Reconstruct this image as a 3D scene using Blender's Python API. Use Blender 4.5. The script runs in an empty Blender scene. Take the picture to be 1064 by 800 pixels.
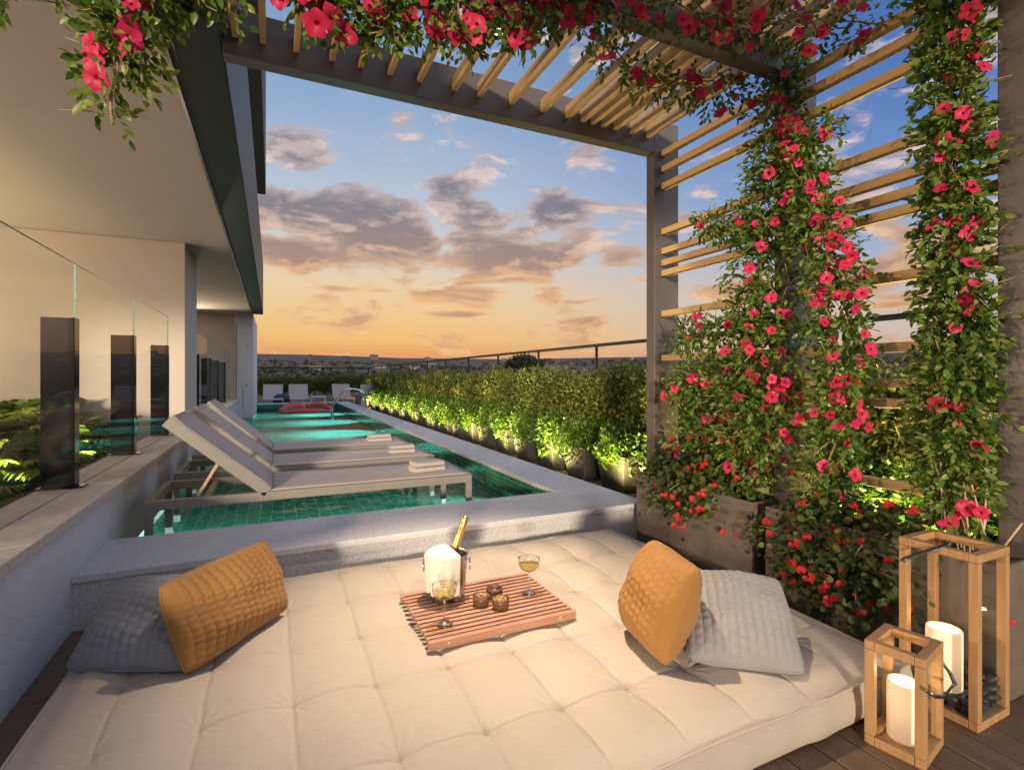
import bpy, math, random
import numpy as np
from mathutils import Vector, Matrix, Euler
random.seed(7); rng = np.random.default_rng(11)
R = math.radians
scn = bpy.context.scene
col = scn.collection

# ------------------------------------------------------------------ helpers
def tag(o, label=None, cat=None, group=None, kind=None):
    if label: o['label'] = label
    if cat: o['category'] = cat
    if group: o['group'] = group
    if kind: o['kind'] = kind
    return o

def thing(name, loc, label, cat, group=None, rz=0):
    o = bpy.data.objects.new(name, None); col.objects.link(o)
    o.location = loc; o.rotation_euler = (0, 0, rz); o.empty_display_size = .05
    return tag(o, label, cat, group)

def wloc(p):
    v = Vector((0, 0, 0))
    while p is not None:
        v += p.location; p = p.parent
    return v

class MB:
    def __init__(s): s.v = []; s.f = []; s.sm = []
    def add(s, vs, fs, smooth=False):
        b = len(s.v); s.v += [tuple(p) for p in vs]
        s.f += [tuple(i + b for i in f) for f in fs]; s.sm += [smooth] * len(fs); return s
    def box(s, x0, x1, y0, y1, z0, z1):
        return s.add([(x, y, z) for z in (z0, z1) for y in (y0, y1) for x in (x0, x1)],
                     [(0, 2, 3, 1), (4, 5, 7, 6), (0, 1, 5, 4), (2, 6, 7, 3), (0, 4, 6, 2), (1, 3, 7, 5)])
    def bar(s, a, b, w, h, up=(0, 0, 1)):
        a = Vector(a); b = Vector(b); d = (b - a).normalized(); up = Vector(up)
        sx = d.cross(up).normalized(); su = sx.cross(d).normalized()
        vs = []
        for p in (a, b):
            for i, j in ((-1, -1), (1, -1), (1, 1), (-1, 1)): vs.append(p + sx * (i * w / 2) + su * (j * h / 2))
        return s.add(vs, [(0, 1, 2, 3), (7, 6, 5, 4), (0, 4, 5, 1), (1, 5, 6, 2), (2, 6, 7, 3), (3, 7, 4, 0)])
    def tube(s, pts, r, n=8, caps=True):
        pts = [Vector(p) for p in pts]
        if not hasattr(r, '__len__'): r = [r] * len(pts)
        vs = []; fs = []; prev = None
        for i, p in enumerate(pts):
            d = (pts[min(i + 1, len(pts) - 1)] - pts[max(i - 1, 0)])
            d = d.normalized() if d.length > 1e-9 else Vector((0, 0, 1))
            if prev is None:
                prev = d.orthogonal().normalized()
            a = (prev - d * prev.dot(d)); a = a.normalized() if a.length > 1e-6 else d.orthogonal().normalized()
            prev = a; b = d.cross(a)
            for k in range(n):
                t = 2 * math.pi * k / n
                vs.append(p + (a * math.cos(t) + b * math.sin(t)) * r[i])
        for i in range(len(pts) - 1):
            for k in range(n):
                fs.append((i * n + k, i * n + (k + 1) % n, (i + 1) * n + (k + 1) % n, (i + 1) * n + k))
        if caps:
            fs.append(tuple(range(n - 1, -1, -1))); fs.append(tuple(range((len(pts) - 1) * n, len(pts) * n)))
        return s.add(vs, fs, True)
    def lathe(s, prof, n=32, c=(0, 0, 0)):
        vs = []; fs = []
        for r, z in prof:
            for k in range(n):
                t = 2 * math.pi * k / n; vs.append((c[0] + r * math.cos(t), c[1] + r * math.sin(t), c[2] + z))
        for i in range(len(prof) - 1):
            for k in range(n):
                fs.append((i * n + k, i * n + (k + 1) % n, (i + 1) * n + (k + 1) % n, (i + 1) * n + k))
        return s.add(vs, fs, True)
    def grid(s, P, smooth=True, closed_u=False):
        nu, nv = len(P), len(P[0]); vs = [p for r_ in P for p in r_]; fs = []
        for i in range(nu - 1):
            for j in range(nv - 1): fs.append((i * nv + j, (i + 1) * nv + j, (i + 1) * nv + j + 1, i * nv + j + 1))
        return s.add(vs, fs, smooth)
    def build(s, name, mat, parent=None, bevel=0, seg=2):
        o0 = wloc(parent) if parent is not None else Vector((0, 0, 0))
        me = bpy.data.meshes.new(name)
        me.from_pydata([(p[0] - o0.x, p[1] - o0.y, p[2] - o0.z) for p in s.v], [], s.f)
        me.polygons.foreach_set('use_smooth', s.sm); me.update()
        return link(name, me, mat, parent, bevel, seg)

def link(name, me, mat, parent=None, bevel=0, seg=2):
    if mat is not None and not me.materials: me.materials.append(mat)
    o = bpy.data.objects.new(name, me); col.objects.link(o)
    if parent is not None: o.parent = parent
    if bevel:
        m = o.modifiers.new('bevel', 'BEVEL'); m.width = bevel; m.segments = seg; m.limit_method = 'ANGLE'; m.angle_limit = R(40)
    return o

def copy_tree(o, parent=None):
    c = o.copy(); col.objects.link(c)
    if parent is not None: c.parent = parent
    for ch in list(o.children): copy_tree(ch, c)
    return c

ORD = ['first', 'second', 'third', 'fourth', 'fifth', 'sixth', 'seventh', 'eighth', 'ninth', 'tenth', 'eleventh', 'twelfth',
       'thirteenth', 'fourteenth', 'fifteenth', 'sixteenth', 'seventeenth', 'eighteenth', 'nineteenth', 'twentieth',
       'twenty-first', 'twenty-second', 'twenty-third', 'twenty-fourth', 'twenty-fifth', 'twenty-sixth']

# ------------------------------------------------------------------ materials
class NT:
    def __init__(s, nt): s.nt = nt; s.n = nt.nodes; s.l = nt.links
    def node(s, t, **kw):
        n = s.n.new(t)
        for k, v in kw.items():
            if k in n.inputs: s.put(n.inputs[k], v)
            else: setattr(n, k, v)
        return n
    def put(s, inp, v):
        if isinstance(v, bpy.types.NodeSocket): s.l.new(v, inp)
        elif hasattr(v, '__len__') and len(v) == 3 and inp.type == 'RGBA': inp.default_value = (*v, 1)
        else: inp.default_value = v
    def m(s, op, a, b=None, c=None, clamp=False):
        n = s.n.new('ShaderNodeMath'); n.operation = op; n.use_clamp = clamp
        for i, v in enumerate((a, b, c)):
            if v is not None: s.put(n.inputs[i], v)
        return n.outputs[0]
    def sstep(s, x, lo, hi):
        n = s.n.new('ShaderNodeMapRange'); n.interpolation_type = 'SMOOTHSTEP'
        s.put(n.inputs[0], x); s.put(n.inputs[1], lo); s.put(n.inputs[2], hi); return n.outputs[0]
    def mix(s, f, a, b, mode='MIX'):
        n = s.n.new('ShaderNodeMix'); n.data_type = 'RGBA'; n.blend_type = mode; n.clamp_factor = True
        s.put(n.inputs['Factor'], f)
        ia = [i for i in n.inputs if i.identifier == 'A_Color'][0]; ib = [i for i in n.inputs if i.identifier == 'B_Color'][0]
        s.put(ia, a); s.put(ib, b)
        return [o for o in n.outputs if o.identifier == 'Result_Color'][0]
    def ramp(s, f, stops, interp='LINEAR'):
        n = s.n.new('ShaderNodeValToRGB'); cr = n.color_ramp; cr.interpolation = interp
        while len(cr.elements) < len(stops): cr.elements.new(1)
        for e, (p, c) in zip(cr.elements, stops): e.position = p; e.color = (*c, 1)
        s.put(n.inputs[0], f); return n.outputs[0]
    def noise(s, scale, vec=None, detail=4, rough=.55, dist=0, out='Fac'):
        n = s.n.new('ShaderNodeTexNoise'); n.inputs['Scale'].default_value = scale; n.inputs['Detail'].default_value = detail
        n.inputs['Roughness'].default_value = rough; n.inputs['Distortion'].default_value = dist
        if vec is not None: s.put(n.inputs['Vector'], vec)
        return n.outputs[out]
    def objco(s, scale=None):
        t = s.n.new('ShaderNodeTexCoord').outputs['Object']
        if scale is None: return t
        mp = s.n.new('ShaderNodeMapping'); s.l.new(t, mp.inputs[0]); mp.inputs['Scale'].default_value = scale
        return mp.outputs[0]
    def bump(s, h, strength=.3, dist=.01, normal=None):
        n = s.n.new('ShaderNodeBump'); n.inputs['Strength'].default_value = strength; n.inputs['Distance'].default_value = dist
        s.put(n.inputs['Height'], h)
        if normal is not None: s.put(n.inputs['Normal'], normal)
        return n.outputs[0]

def newmat(name):
    m = bpy.data.materials.new(name); m.use_nodes = True
    t = NT(m.node_tree); b = t.n['Principled BSDF']; return m, t, b

def srgb(r, g, b):
    f = lambda c: c / 12.92 if c <= .04045 else ((c + .055) / 1.055) ** 2.4
    return tuple(f(c / 255) for c in (r, g, b))

def plain(name, c, rough=.5, metal=0, var=.08, nscale=30, bump=.05, bdist=.002):
    m, t, b = newmat(name)
    n = t.noise(nscale, t.objco(), 5)
    lo = tuple(x * (1 - var) for x in c); hi = tuple(min(1, x * (1 + var)) for x in c)
    t.put(b.inputs['Base Color'], t.ramp(n, [(.3, lo), (.7, hi)]))
    t.put(b.inputs['Roughness'], t.m('MULTIPLY_ADD', n, .2, rough - .1))
    b.inputs['Metallic'].default_value = metal
    if bump: t.put(b.inputs['Normal'], t.bump(n, bump, bdist))
    return m

def wood(name, c1, c2, sc=(60, 60, 4), rough=.5, rnd=False):
    m, t, b = newmat(name)
    v = t.objco(sc)
    if rnd:
        a = t.node('ShaderNodeAttribute', attribute_name='rnd').outputs['Fac']
        va = t.n.new('ShaderNodeVectorMath'); va.operation = 'ADD'; t.put(va.inputs[0], v)
        cx = t.n.new('ShaderNodeCombineXYZ'); t.put(cx.inputs[0], t.m('MULTIPLY', a, 91.0)); t.put(cx.inputs[2], t.m('MULTIPLY', a, 37.0))
        t.put(va.inputs[1], cx.outputs[0]); v = va.outputs[0]
    n = t.noise(1, v, 6, .6, .6); n2 = t.noise(.25, v, 2)
    f = t.m('ADD', t.m('MULTIPLY', n, .7), t.m('MULTIPLY', n2, .3))
    cc = t.ramp(f, [(.3, c1), (.7, c2)])
    if rnd: cc = t.mix(t.m('MULTIPLY', a, .45), cc, tuple(x * .55 for x in c1))
    t.put(b.inputs['Base Color'], cc)
    t.put(b.inputs['Roughness'], t.m('MULTIPLY_ADD', n, .25, rough - .12))
    t.put(b.inputs['Normal'], t.bump(n, .25, .002))
    return m

def leafmat(name, stops, rough=.38, trans=.35):
    m, t, b = newmat(name)
    a = t.node('ShaderNodeAttribute', attribute_name='rnd').outputs['Fac']
    c = t.ramp(a, stops)
    t.put(b.inputs['Base Color'], c); b.inputs['Roughness'].default_value = rough
    tr = t.n.new('ShaderNodeBsdfTranslucent'); t.put(tr.inputs[0], t.mix(.5, c, (1.0, .9, .2), 'MULTIPLY'))
    mx = t.n.new('ShaderNodeMixShader'); mx.inputs[0].default_value = trans
    t.l.new(b.outputs[0], mx.inputs[1]); t.l.new(tr.outputs[0], mx.inputs[2])
    t.l.new(mx.outputs[0], t.n['Material Output'].inputs[0]); return m

def glassmat(name, tint=(.96, .98, .97), ior=1.45, boost=1.0, bumpn=None, rough=0.0):
    m, t, b = newmat(name); t.n.remove(b)
    tr = t.n.new('ShaderNodeBsdfTransparent'); t.put(tr.inputs[0], tint)
    gl = t.n.new('ShaderNodeBsdfGlossy'); gl.inputs['Roughness'].default_value = rough
    r0 = ((ior - 1) / (ior + 1)) ** 2
    ge = t.n.new('ShaderNodeNewGeometry'); dt_ = t.n.new('ShaderNodeVectorMath'); dt_.operation = 'DOT_PRODUCT'
    t.put(dt_.inputs[0], ge.outputs['Incoming']); t.put(dt_.inputs[1], ge.outputs['Normal'] if bumpn is None else bumpn(t))
    cs = t.m('SUBTRACT', 1, t.m('ABSOLUTE', dt_.outputs['Value']), clamp=True)
    f = t.m('MULTIPLY', t.m('MULTIPLY_ADD', t.m('POWER', cs, 5), 1 - r0, r0), boost, clamp=True); fr = None
    if bumpn is not None: t.put(gl.inputs['Normal'], bumpn(t))
    mx = t.n.new('ShaderNodeMixShader'); t.put(mx.inputs[0], f)
    t.l.new(tr.outputs[0], mx.inputs[1]); t.l.new(gl.outputs[0], mx.inputs[2])
    t.l.new(mx.outputs[0], t.n['Material Output'].inputs[0])
    return m, t, gl, fr, tr

def fabric(name, c, c2, scale=900, bump=.5, dist=.0015, rough=.95):
    m, t, b = newmat(name); v = t.objco()
    n = t.noise(scale, v, 3, .7); big = t.noise(9, v, 3)
    cc = t.ramp(n, [(.3, c), (.72, c2)])
    cc = t.mix(t.m('MULTIPLY', big, .22), cc, tuple(x * .7 for x in c))
    t.put(b.inputs['Base Color'], cc); b.inputs['Roughness'].default_value = rough
    b.inputs['Sheen Weight'].default_value = .12; b.inputs['Specular IOR Level'].default_value = .15
    t.put(b.inputs['Normal'], t.bump(n, bump, dist)); return m

def granite(name, base, dark, light):
    m, t, b = newmat(name); v = t.objco()
    n = t.noise(170, v, 3, .6); n2 = t.noise(420, v, 2, .6); n3 = t.noise(3, v, 3)
    c = t.ramp(n, [(.36, dark), (.46, base), (.58, base), (.68, light)])
    c = t.mix(t.sstep(n2, .6, .68), c, tuple(x * .45 for x in dark))
    c = t.mix(t.m('MULTIPLY', n3, .3), c, tuple(x * .8 for x in base))
    t.put(b.inputs['Base Color'], c); b.inputs['Roughness'].default_value = .75
    t.put(b.inputs['Normal'], t.bump(n, .12, .002)); return m

def tilemat(name, plane, size, c1, c2, grout, rough=.12, mort=.06):
    m, t, b = newmat(name)
    sp = t.n.new('ShaderNodeSeparateXYZ'); t.put(sp.inputs[0], t.objco())
    cx = t.n.new('ShaderNodeCombineXYZ'); ia, ib = plane
    t.put(cx.inputs[0], t.m('DIVIDE', sp.outputs[ia], size)); t.put(cx.inputs[1], t.m('DIVIDE', sp.outputs[ib], size))
    br = t.n.new('ShaderNodeTexBrick'); t.put(br.inputs['Vector'], cx.outputs[0]); br.offset = 0; br.squash = 1
    br.inputs['Scale'].default_value = 1; br.inputs['Brick Width'].default_value = 1; br.inputs['Row Height'].default_value = 1
    br.inputs['Mortar Size'].default_value = mort / 2; br.inputs['Mortar Smooth'].default_value = .2
    fl = t.n.new('ShaderNodeVectorMath'); fl.operation = 'FLOOR'; t.put(fl.inputs[0], cx.outputs[0])
    wn = t.n.new('ShaderNodeTexWhiteNoise'); wn.noise_dimensions = '3D'; t.put(wn.inputs['Vector'], fl.outputs[0])
    tc = t.ramp(wn.outputs['Value'], [(0, c1), (1, c2)])
    t.put(b.inputs['Base Color'], t.mix(br.outputs['Fac'], tc, grout))
    t.put(b.inputs['Roughness'], t.m('MULTIPLY_ADD', br.outputs['Fac'], .6, rough))
    t.put(b.inputs['Normal'], t.bump(t.m('SUBTRACT', 1, br.outputs['Fac']), .3, .003)); return m

def emit(name, c, s):
    m, t, b = newmat(name)
    t.put(b.inputs['Base Color'], c); t.put(b.inputs['Emission Color'], c); b.inputs['Emission Strength'].default_value = s
    return m

GRAN = granite('granite_coping', (.68, .68, .69), (.28, .29, .32), (.84, .83, .82))
LIME = plain('limestone_cap', (.55, .5, .44), .8, var=.14, nscale=25, bump=.15)
PLAS = plain('white_plaster', (.62, .64, .66), .85, var=.06, nscale=14, bump=.1)
STUC = plain('stucco', (.55, .505, .45), .9, var=.07, nscale=120, bump=.5, bdist=.006)
SOFF = plain('soffit_paint', (.6, .58, .545), .9, var=.02, nscale=4, bump=0)
WHITE = plain('white_paint', (.7, .71, .72), .6, var=.03, bump=.02)
BROWN = plain('dark_fascia', (.016, .013, .011), .55, var=.2)
SLATE = plain('slate_fascia', (.028, .032, .04), .5, var=.15)
FRAME = plain('pergola_paint', (.115, .1, .092), .38, var=.05, nscale=60, bump=.03)
DARKP = plain('planter_paint', (.14, .112, .09), .6, var=.12, nscale=18)
POTM = plain('pot_concrete', (.04, .037, .036), .75, var=.15, nscale=22, bump=.15)
BLACK, _t, _b = newmat('black_metal'); _b.inputs['Base Color'].default_value = (.006, .006, .008, 1); _b.inputs['Roughness'].default_value = .1
RAILM = plain('rail_metal', (.02, .02, .022), .45)
STEEL = plain('brushed_steel', (.62, .6, .58), .22, 1, var=.05, bump=0)
CHROME = plain('polished_steel', (.8, .8, .82), .08, 1, var=.02, bump=0)
STRAP = plain('strap_metal', (.25, .23, .22), .3, 1, var=.1)
SLAT = wood('pine_slat', (.62, .41, .18), (.74, .52, .25), (50, 2.2, 50), .55)
TEAK = wood('teak', (.42, .21, .13), (.56, .31, .2), (3, 70, 70), .5, True)
LANT = wood('lantern_oak', (.37, .2, .085), (.52, .31, .14), (60, 60, 5), .5)
STRUT = wood('ash_strut', (.5, .32, .16), (.62, .42, .22), (60, 60, 8), .5)
DECKW = wood('deck_board', (.115, .07, .042), (.21, .135, .085), (28, 1.6, 28), .5, True)
ALU = plain('taupe_aluminium', (.28, .26, .235), .45, var=.04, bump=.02)
SLING = fabric('sling_mesh', (.5, .42, .37), (.58, .49, .44), 700, .3, .001, .8)
MATT = fabric('boucle_cream', (.47, .405, .325), (.64, .56, .465), 420, .9, .003)
MUST = fabric('mustard_cotton', (.3, .15, .042), (.4, .215, .072), 520, .8, .0018)
GREYF = fabric('slate_cotton', (.235, .245, .265), (.33, .345, .37), 520, .8, .0018)
BLUEG = fabric('dove_cotton', (.27, .265, .255), (.36, .35, .335), 520, .8, .0018)
TOWEL = fabric('towel_terry', (.5, .45, .41), (.66, .61, .57), 500, .9, .003)
NAPK = fabric('napkin_linen', (.72, .68, .6), (.82, .78, .7), 800, .3, .001)
SOIL = plain('soil', (.04, .028, .02), .95, var=.4, nscale=40, bump=.6, bdist=.02)
PAVE = plain('terrace_paving', (.36, .31, .27), .8, var=.1, nscale=12)
STEM = plain('stem_bark', (.3, .22, .13), .8, var=.25, nscale=40, bump=.3)
VSTEM = plain('vine_stem', (.32, .25, .12), .7, var=.3, nscale=30)
CANE = plain('dry_cane', (.55, .43, .27), .7, var=.2, nscale=30)
LEAF_V = leafmat('vine_leaf', [(0, (.04, .1, .016)), (.45, (.115, .215, .03)), (.8, (.21, .31, .05)), (1, (.32, .36, .09))])
LEAF_G = leafmat('geranium_leaf', [(0, (.03, .065, .014)), (.6, (.075, .12, .022)), (1, (.17, .2, .05))], .5)
LEAF_H = leafmat('hedge_leaf', [(0, (.07, .13, .03)), (.5, (.18, .23, .045)), (1, (.36, .34, .08))], .42)
LEAF_L = leafmat('shrub_leaf', [(0, (.045, .1, .015)), (.6, (.1, .2, .025)), (1, (.2, .3, .05))], .4)
LEAF_F = leafmat('fern_leaf', [(0, (.05, .11, .02)), (.6, (.12, .22, .035)), (1, (.24, .3, .06))], .35)
LEAF_T = leafmat('far_leaf', [(0, (.012, .02, .012)), (1, (.035, .045, .025))], .7, .1)
def petal(name, a, b_):
    m, t, b = newmat(name); at = t.node('ShaderNodeAttribute', attribute_name='rnd').outputs['Fac']
    c = t.ramp(at, [(0, a), (1, b_)]); t.put(b.inputs['Base Color'], c); b.inputs['Roughness'].default_value = .5
    b.inputs['Sheen Weight'].default_value = .2
    tr = t.n.new('ShaderNodeBsdfTranslucent'); t.put(tr.inputs[0], c)
    mx = t.n.new('ShaderNodeMixShader'); mx.inputs[0].default_value = .3
    t.l.new(b.outputs[0], mx.inputs[1]); t.l.new(tr.outputs[0], mx.inputs[2]); t.l.new(mx.outputs[0], t.n['Material Output'].inputs[0])
    return m
PETAL = petal('mandevilla_petal', (.82, .035, .17), (.68, .018, .085))
REDP = petal('geranium_petal', (.7, .03, .02), (.55, .012, .02))
PGLASS, *_ = glassmat('pane_glass', (.965, .98, .975), 1.5, .22)
PANEG, *_ = glassmat('lantern_glass', (.985, .99, .99), 1.45, .8)
GEDGE = plain('glass_edge', (.16, .3, .26), .2, bump=0)
WGLASS, *_ = glassmat('wine_glass', (.97, .97, .96), 1.5, 2.2)
CGLASS, t, bs = newmat('coupe_glass'); bs.inputs['Transmission Weight'].default_value = 1; bs.inputs['Roughness'].default_value = 0; bs.inputs['IOR'].default_value = 1.45; bs.inputs['Base Color'].default_value = (1, 1, 1, 1)
WINE = plain('sparkling_wine', (.8, .62, .2), .1, bump=0)
WINE, *_ = glassmat('sparkling_wine_clear', (.95, .86, .5), 1.33, 1.0)
GOLD = plain('gold_foil', (.75, .5, .16), .32, 1, var=.2, nscale=90, bump=.3)
REDL = plain('red_label', (.5, .05, .02), .4)
BOTG = plain('bottle_green', (.02, .05, .02), .08, bump=0)
NUTC = plain('nut_skin', (.42, .24, .1), .6, var=.4, nscale=150)
BOWLM = plain('bowl_walnut', (.12, .06, .03), .4, var=.25, nscale=40)
WAX, _t, _b = newmat('lit_wax'); _b.inputs['Base Color'].default_value = (.85, .78, .66, 1); _b.inputs['Roughness'].default_value = .5
_b.inputs['Emission Color'].default_value = (1, .62, .28, 1)
_g = _t.n.new('ShaderNodeSeparateXYZ'); _t.put(_g.inputs[0], _t.n.new('ShaderNodeTexCoord').outputs['Generated'])
_t.put(_b.inputs['Emission Strength'], _t.m('MULTIPLY_ADD', _t.sstep(_g.outputs[2], .0, .75), .35, .38))
PEB = plain('slate_pebble', (.035, .037, .042), .45, var=.4, nscale=60, bump=.3)
FLOATM = plain('red_vinyl', (.6, .09, .08), .3, bump=0)
POUFM = fabric('teal_weave', (.03, .06, .06), (.05, .09, .09))
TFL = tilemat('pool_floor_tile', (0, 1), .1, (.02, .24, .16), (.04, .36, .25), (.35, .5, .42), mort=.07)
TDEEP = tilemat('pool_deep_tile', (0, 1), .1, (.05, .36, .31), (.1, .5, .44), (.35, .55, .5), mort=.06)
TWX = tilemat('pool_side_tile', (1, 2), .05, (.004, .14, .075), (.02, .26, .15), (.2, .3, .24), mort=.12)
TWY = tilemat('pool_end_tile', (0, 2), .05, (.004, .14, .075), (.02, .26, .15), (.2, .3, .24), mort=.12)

# ------------------------------------------------------------------ camera
F = 534.7; A = math.atan(249 / F)
cam = bpy.data.cameras.new('camera'); co = bpy.data.objects.new('camera', cam); col.objects.link(co)
co.location = (0, 0, 1.3); co.rotation_euler = (R(90), 0, -A)
cam.sensor_width = 36; cam.lens = 36 * F / 1064; cam.shift_y = -9 / 1064; cam.clip_start = .05; cam.clip_end = 9000
scn.camera = co

# ------------------------------------------------------------------ setting: floors
b = MB(); rn = []
x = -.93; k = 0
while x < 4.9:                                   # deck boards running away from the camera
    y = -3.0 - random.random()
    yend = 3.328 if x < 2.7 else 4.2
    while y < yend:
        y2 = min(y + random.uniform(1.6, 2.6), yend)
        if yend - y2 < .4: y2 = yend
        b.box(x + .003, x + .137, y + .002, y2 - .002, -.03, random.uniform(-.0015, 0)); rn.append(random.random()); y = y2
    x += .14
o = b.build('deck', DECKW, bevel=.003, seg=1); tag(o, 'dark timber deck boards under the daybed', None, None, 'structure')
at = o.data.attributes.new('rnd', 'FLOAT', 'POINT'); at.data.foreach_set('value', np.repeat(rn, 8))
b = MB()
b.box(-6, 5.2, -5, 3.5, -.3, -.035)
b.box(2.7, 5.6, 3.5, 27, -.3, -.006); b.box(-6, 2.7, 21.7, 27, -.3, -.006)
b.box(-9, -1.29, -5, 8.5, -.29, -.05); b.box(-9, -1.4, 8.5, 21.7, -.3, -.02)
tag(b.build('terrace_floor', PAVE), None, None, None, 'structure')
b = MB(); b.box(-9, -1.26, -3, 8.5, .3, .42)
tag(b.build('soil', SOIL), None, None, None, 'structure')
# ground far below, rising to a long ridge
def ridge(r, a):
    h = -32 + 4 * math.sin(a * 3 + r * .004)
    if r > 120: h += (r - 120) * .052 * (1 if r < 2600 else 1)
    h += 5 * math.sin(r * .011 + a * 9) * min(1, r / 900) + 9 * math.sin(a * 7 + 1.3) * min(1, r / 1800) * .5
    return h
def ridge_h(x, y): return ridge(math.hypot(x, y), math.atan2(x, y))
rs = [0, 20, 60, 120, 180, 260, 360, 480, 620, 800, 1000, 1250, 1500, 1800, 2100, 2400, 2500, 2700, 4000, 6500]
P = []
for r in rs:
    row = []
    for i in range(0, 181):
        a = i * 2 * math.pi / 180
        rr = min(r, 2500); z = ridge(rr, a)
        if r > 2500: z -= (r - 2500) * .02
        row.append((r * math.sin(a), r * math.cos(a), z))
    P.append(row)
GRND, t, bs = newmat('far_ground'); n = t.noise(.012, t.objco(), 8, .65); n2 = t.noise(.0016, t.objco(), 4)
t.put(bs.inputs['Base Color'], t.mix(n2, t.ramp(n, [(.35, (.035, .034, .028)), (.5, (.085, .062, .05)), (.66, (.17, .115, .09))]), (.1, .07, .06)))
bs.inputs['Roughness'].default_value = .95
b = MB(); b.grid(P); tag(b.build('terrain', GRND), None, None, None, 'structure')

# ------------------------------------------------------------------ pool
pool = thing('swimming_pool', (.7, 3.33, 0), 'long green tiled swimming pool with pale granite coping', 'swimming pool')
XL, XR, YN, YF, YS = -1.35, 2.28, 3.98, 21.2, 7.9
ZS, ZD = -.14, -.8
b = MB()
b.box(-.93, 2.74, 3.345, YN - .02, -.1, .2395)          # front wall
b.box(XR + .02, 2.74, YN - .02, YF, -1.3, .2395)
b.box(XL, 2.74, YF + .02, 21.66, -1.3, .2395)
b.build('pool_wall', GRAN, pool)
b = MB()
b.box(-.93, 2.77, 3.325, YN, .24, .28)
for i in range(12):
    y0 = YN + (YF - YN) * i / 12; y1 = YN + (YF - YN) * (i + 1) / 12
    b.box(XR, 2.77, y0 + .002, y1 - .002, .24, .28)
b.box(-.5, 2.77, YF + .003, 21.7, .24, .28)
b.build('coping', GRAN, pool, .005)
b = MB(); b.box(XL, XR + .02, YN - .02, YS, ZS - .1, ZS); b.build('shelf_floor', TFL, pool)
b = MB(); b.box(XL, XR + .02, YS + .02, YF, ZD - .1, ZD); b.build('deep_floor', TDEEP, pool)
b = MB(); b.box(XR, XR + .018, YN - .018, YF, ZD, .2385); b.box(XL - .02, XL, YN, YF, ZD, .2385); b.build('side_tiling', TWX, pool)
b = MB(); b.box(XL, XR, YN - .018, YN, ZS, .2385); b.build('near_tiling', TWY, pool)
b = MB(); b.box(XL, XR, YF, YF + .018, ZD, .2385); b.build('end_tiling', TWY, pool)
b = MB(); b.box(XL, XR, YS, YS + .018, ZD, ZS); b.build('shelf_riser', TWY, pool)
# pool lights in the side wall
LENS = emit('pool_lamp_lens', (.8, 1, .95), 5)
lamp_y = [4.75, 6.6, 9.5, 12.5, 15.5, 18.5]
for y in lamp_y:
    z = -.04 if y < YS else -.35
    b = MB(); b.tube([(XR - .012, y, z), (XR + .004, y, z)], .045, 20); b.build('pool_lamp', CHROME, pool)
    b = MB(); b.tube([(XR - .017, y, z), (XR - .013, y, z)], .034, 20)
    b.build('lamp_lens', LENS, pool)
near_x = (-.4, .5, 1.4)  # added lamps, out of view on the near wall, to brighten the shelf
for x in near_x:
    b = MB(); b.tube([(x, YN - .004, -.03), (x, YN + .012, -.03)], .04, 20); b.build('pool_lamp', CHROME, pool)
    b = MB(); b.tube([(x, YN + .013, -.03), (x, YN + .017, -.03)], .03, 20); b.build('lamp_lens', LENS, pool)
# water
def ripple(t):
    v = t.objco((1, 1, 1)); h = t.m('ADD', t.m('MULTIPLY', t.noise(1.7, v, 2, .5, .6), .75), t.m('MULTIPLY', t.noise(7, v, 2), .25))
    return t.bump(h, .45, .07)
WAT, *_ = glassmat('pool_water', (.66, .97, .9), 1.333, .5, ripple)
t = NT(WAT.node_tree); rf = t.n.new('ShaderNodeBsdfRefraction'); rf.inputs['IOR'].default_value = 1.333; rf.inputs['Roughness'].default_value = 0
t.put(rf.inputs['Color'], (.72, .97, .93)); t.put(rf.inputs['Normal'], ripple(t))
mx = [n for n in t.n if n.type == 'MIX_SHADER'][0]; t.l.new(rf.outputs[0], mx.inputs[1])

b = MB(); b.grid([[(XL + (XR - XL) * i / 8, YN + (YF - YN) * j / 30, .075) for j in range(31)] for i in range(9)])
tag(b.build('water', WAT), None, None, None, 'structure')

# ------------------------------------------------------------------ parapet wall and glass balustrade
wall = thing('parapet_wall', (-1.1, 3, 0), 'low white plastered wall with stone cap beside the daybed', 'wall')
b = MB(); b.box(-1.255, -.93, -2, 7.32, -.2, .558); b.build('wall_body', PLAS, wall)
b = MB()
for i, (y0, y1) in enumerate(((-2, 1.0), (1.0, 2.75), (2.75, 4.5), (4.5, 6.2), (6.2, 7.35))):
    b.box(-1.3, -1.128, y0 + .0015, y1 - .0015, .56, .606); b.box(-1.116, -.898, y0 + .0015, y1 - .0015, .56, .606)
b.build('stone_cap', LIME, wall, .004)
b = MB(); b.box(-1.129, -1.115, -2, 7.34, .5585, .585); b.build('glass_channel', BLACK, wall)
bal = thing('glass_balustrade', (-1.122, 4.5, .6), 'frameless glass balustrade with black posts on the stone cap of the low wall', 'balustrade')
for y0, y1 in ((2.3, 4.082), (4.09, 5.595), (5.603, 7.235)):
    b = MB(); b.box(-1.127, -1.117, y0, y1, .58, 2.003); g = b.build('glass_panel', PGLASS, bal)
    b = MB(); b.box(-1.1275, -1.1165, y1 - .001, y1 + .004, .6, 2.0035); b.box(-1.127, -1.117, y0, y1 - .002, 2.0035, 2.006); b.build('panel_edge', GEDGE, g)
def bal_post(y, parent, zb=.607):
    b = MB(); b.box(-1.29, -1.13, y - .012, y + .012, zb + .012, 1.665); b.box(-1.129, -1.112, y - .05, y + .04, zb + .012, 1.665); p = b.build('balustrade_post', BLACK, parent, .002, 1)
    b = MB(); b.box(-1.3, -1.07, y - .06, y + .06, zb, zb + .011); b.build('base_plate', BLACK, p)
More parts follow.
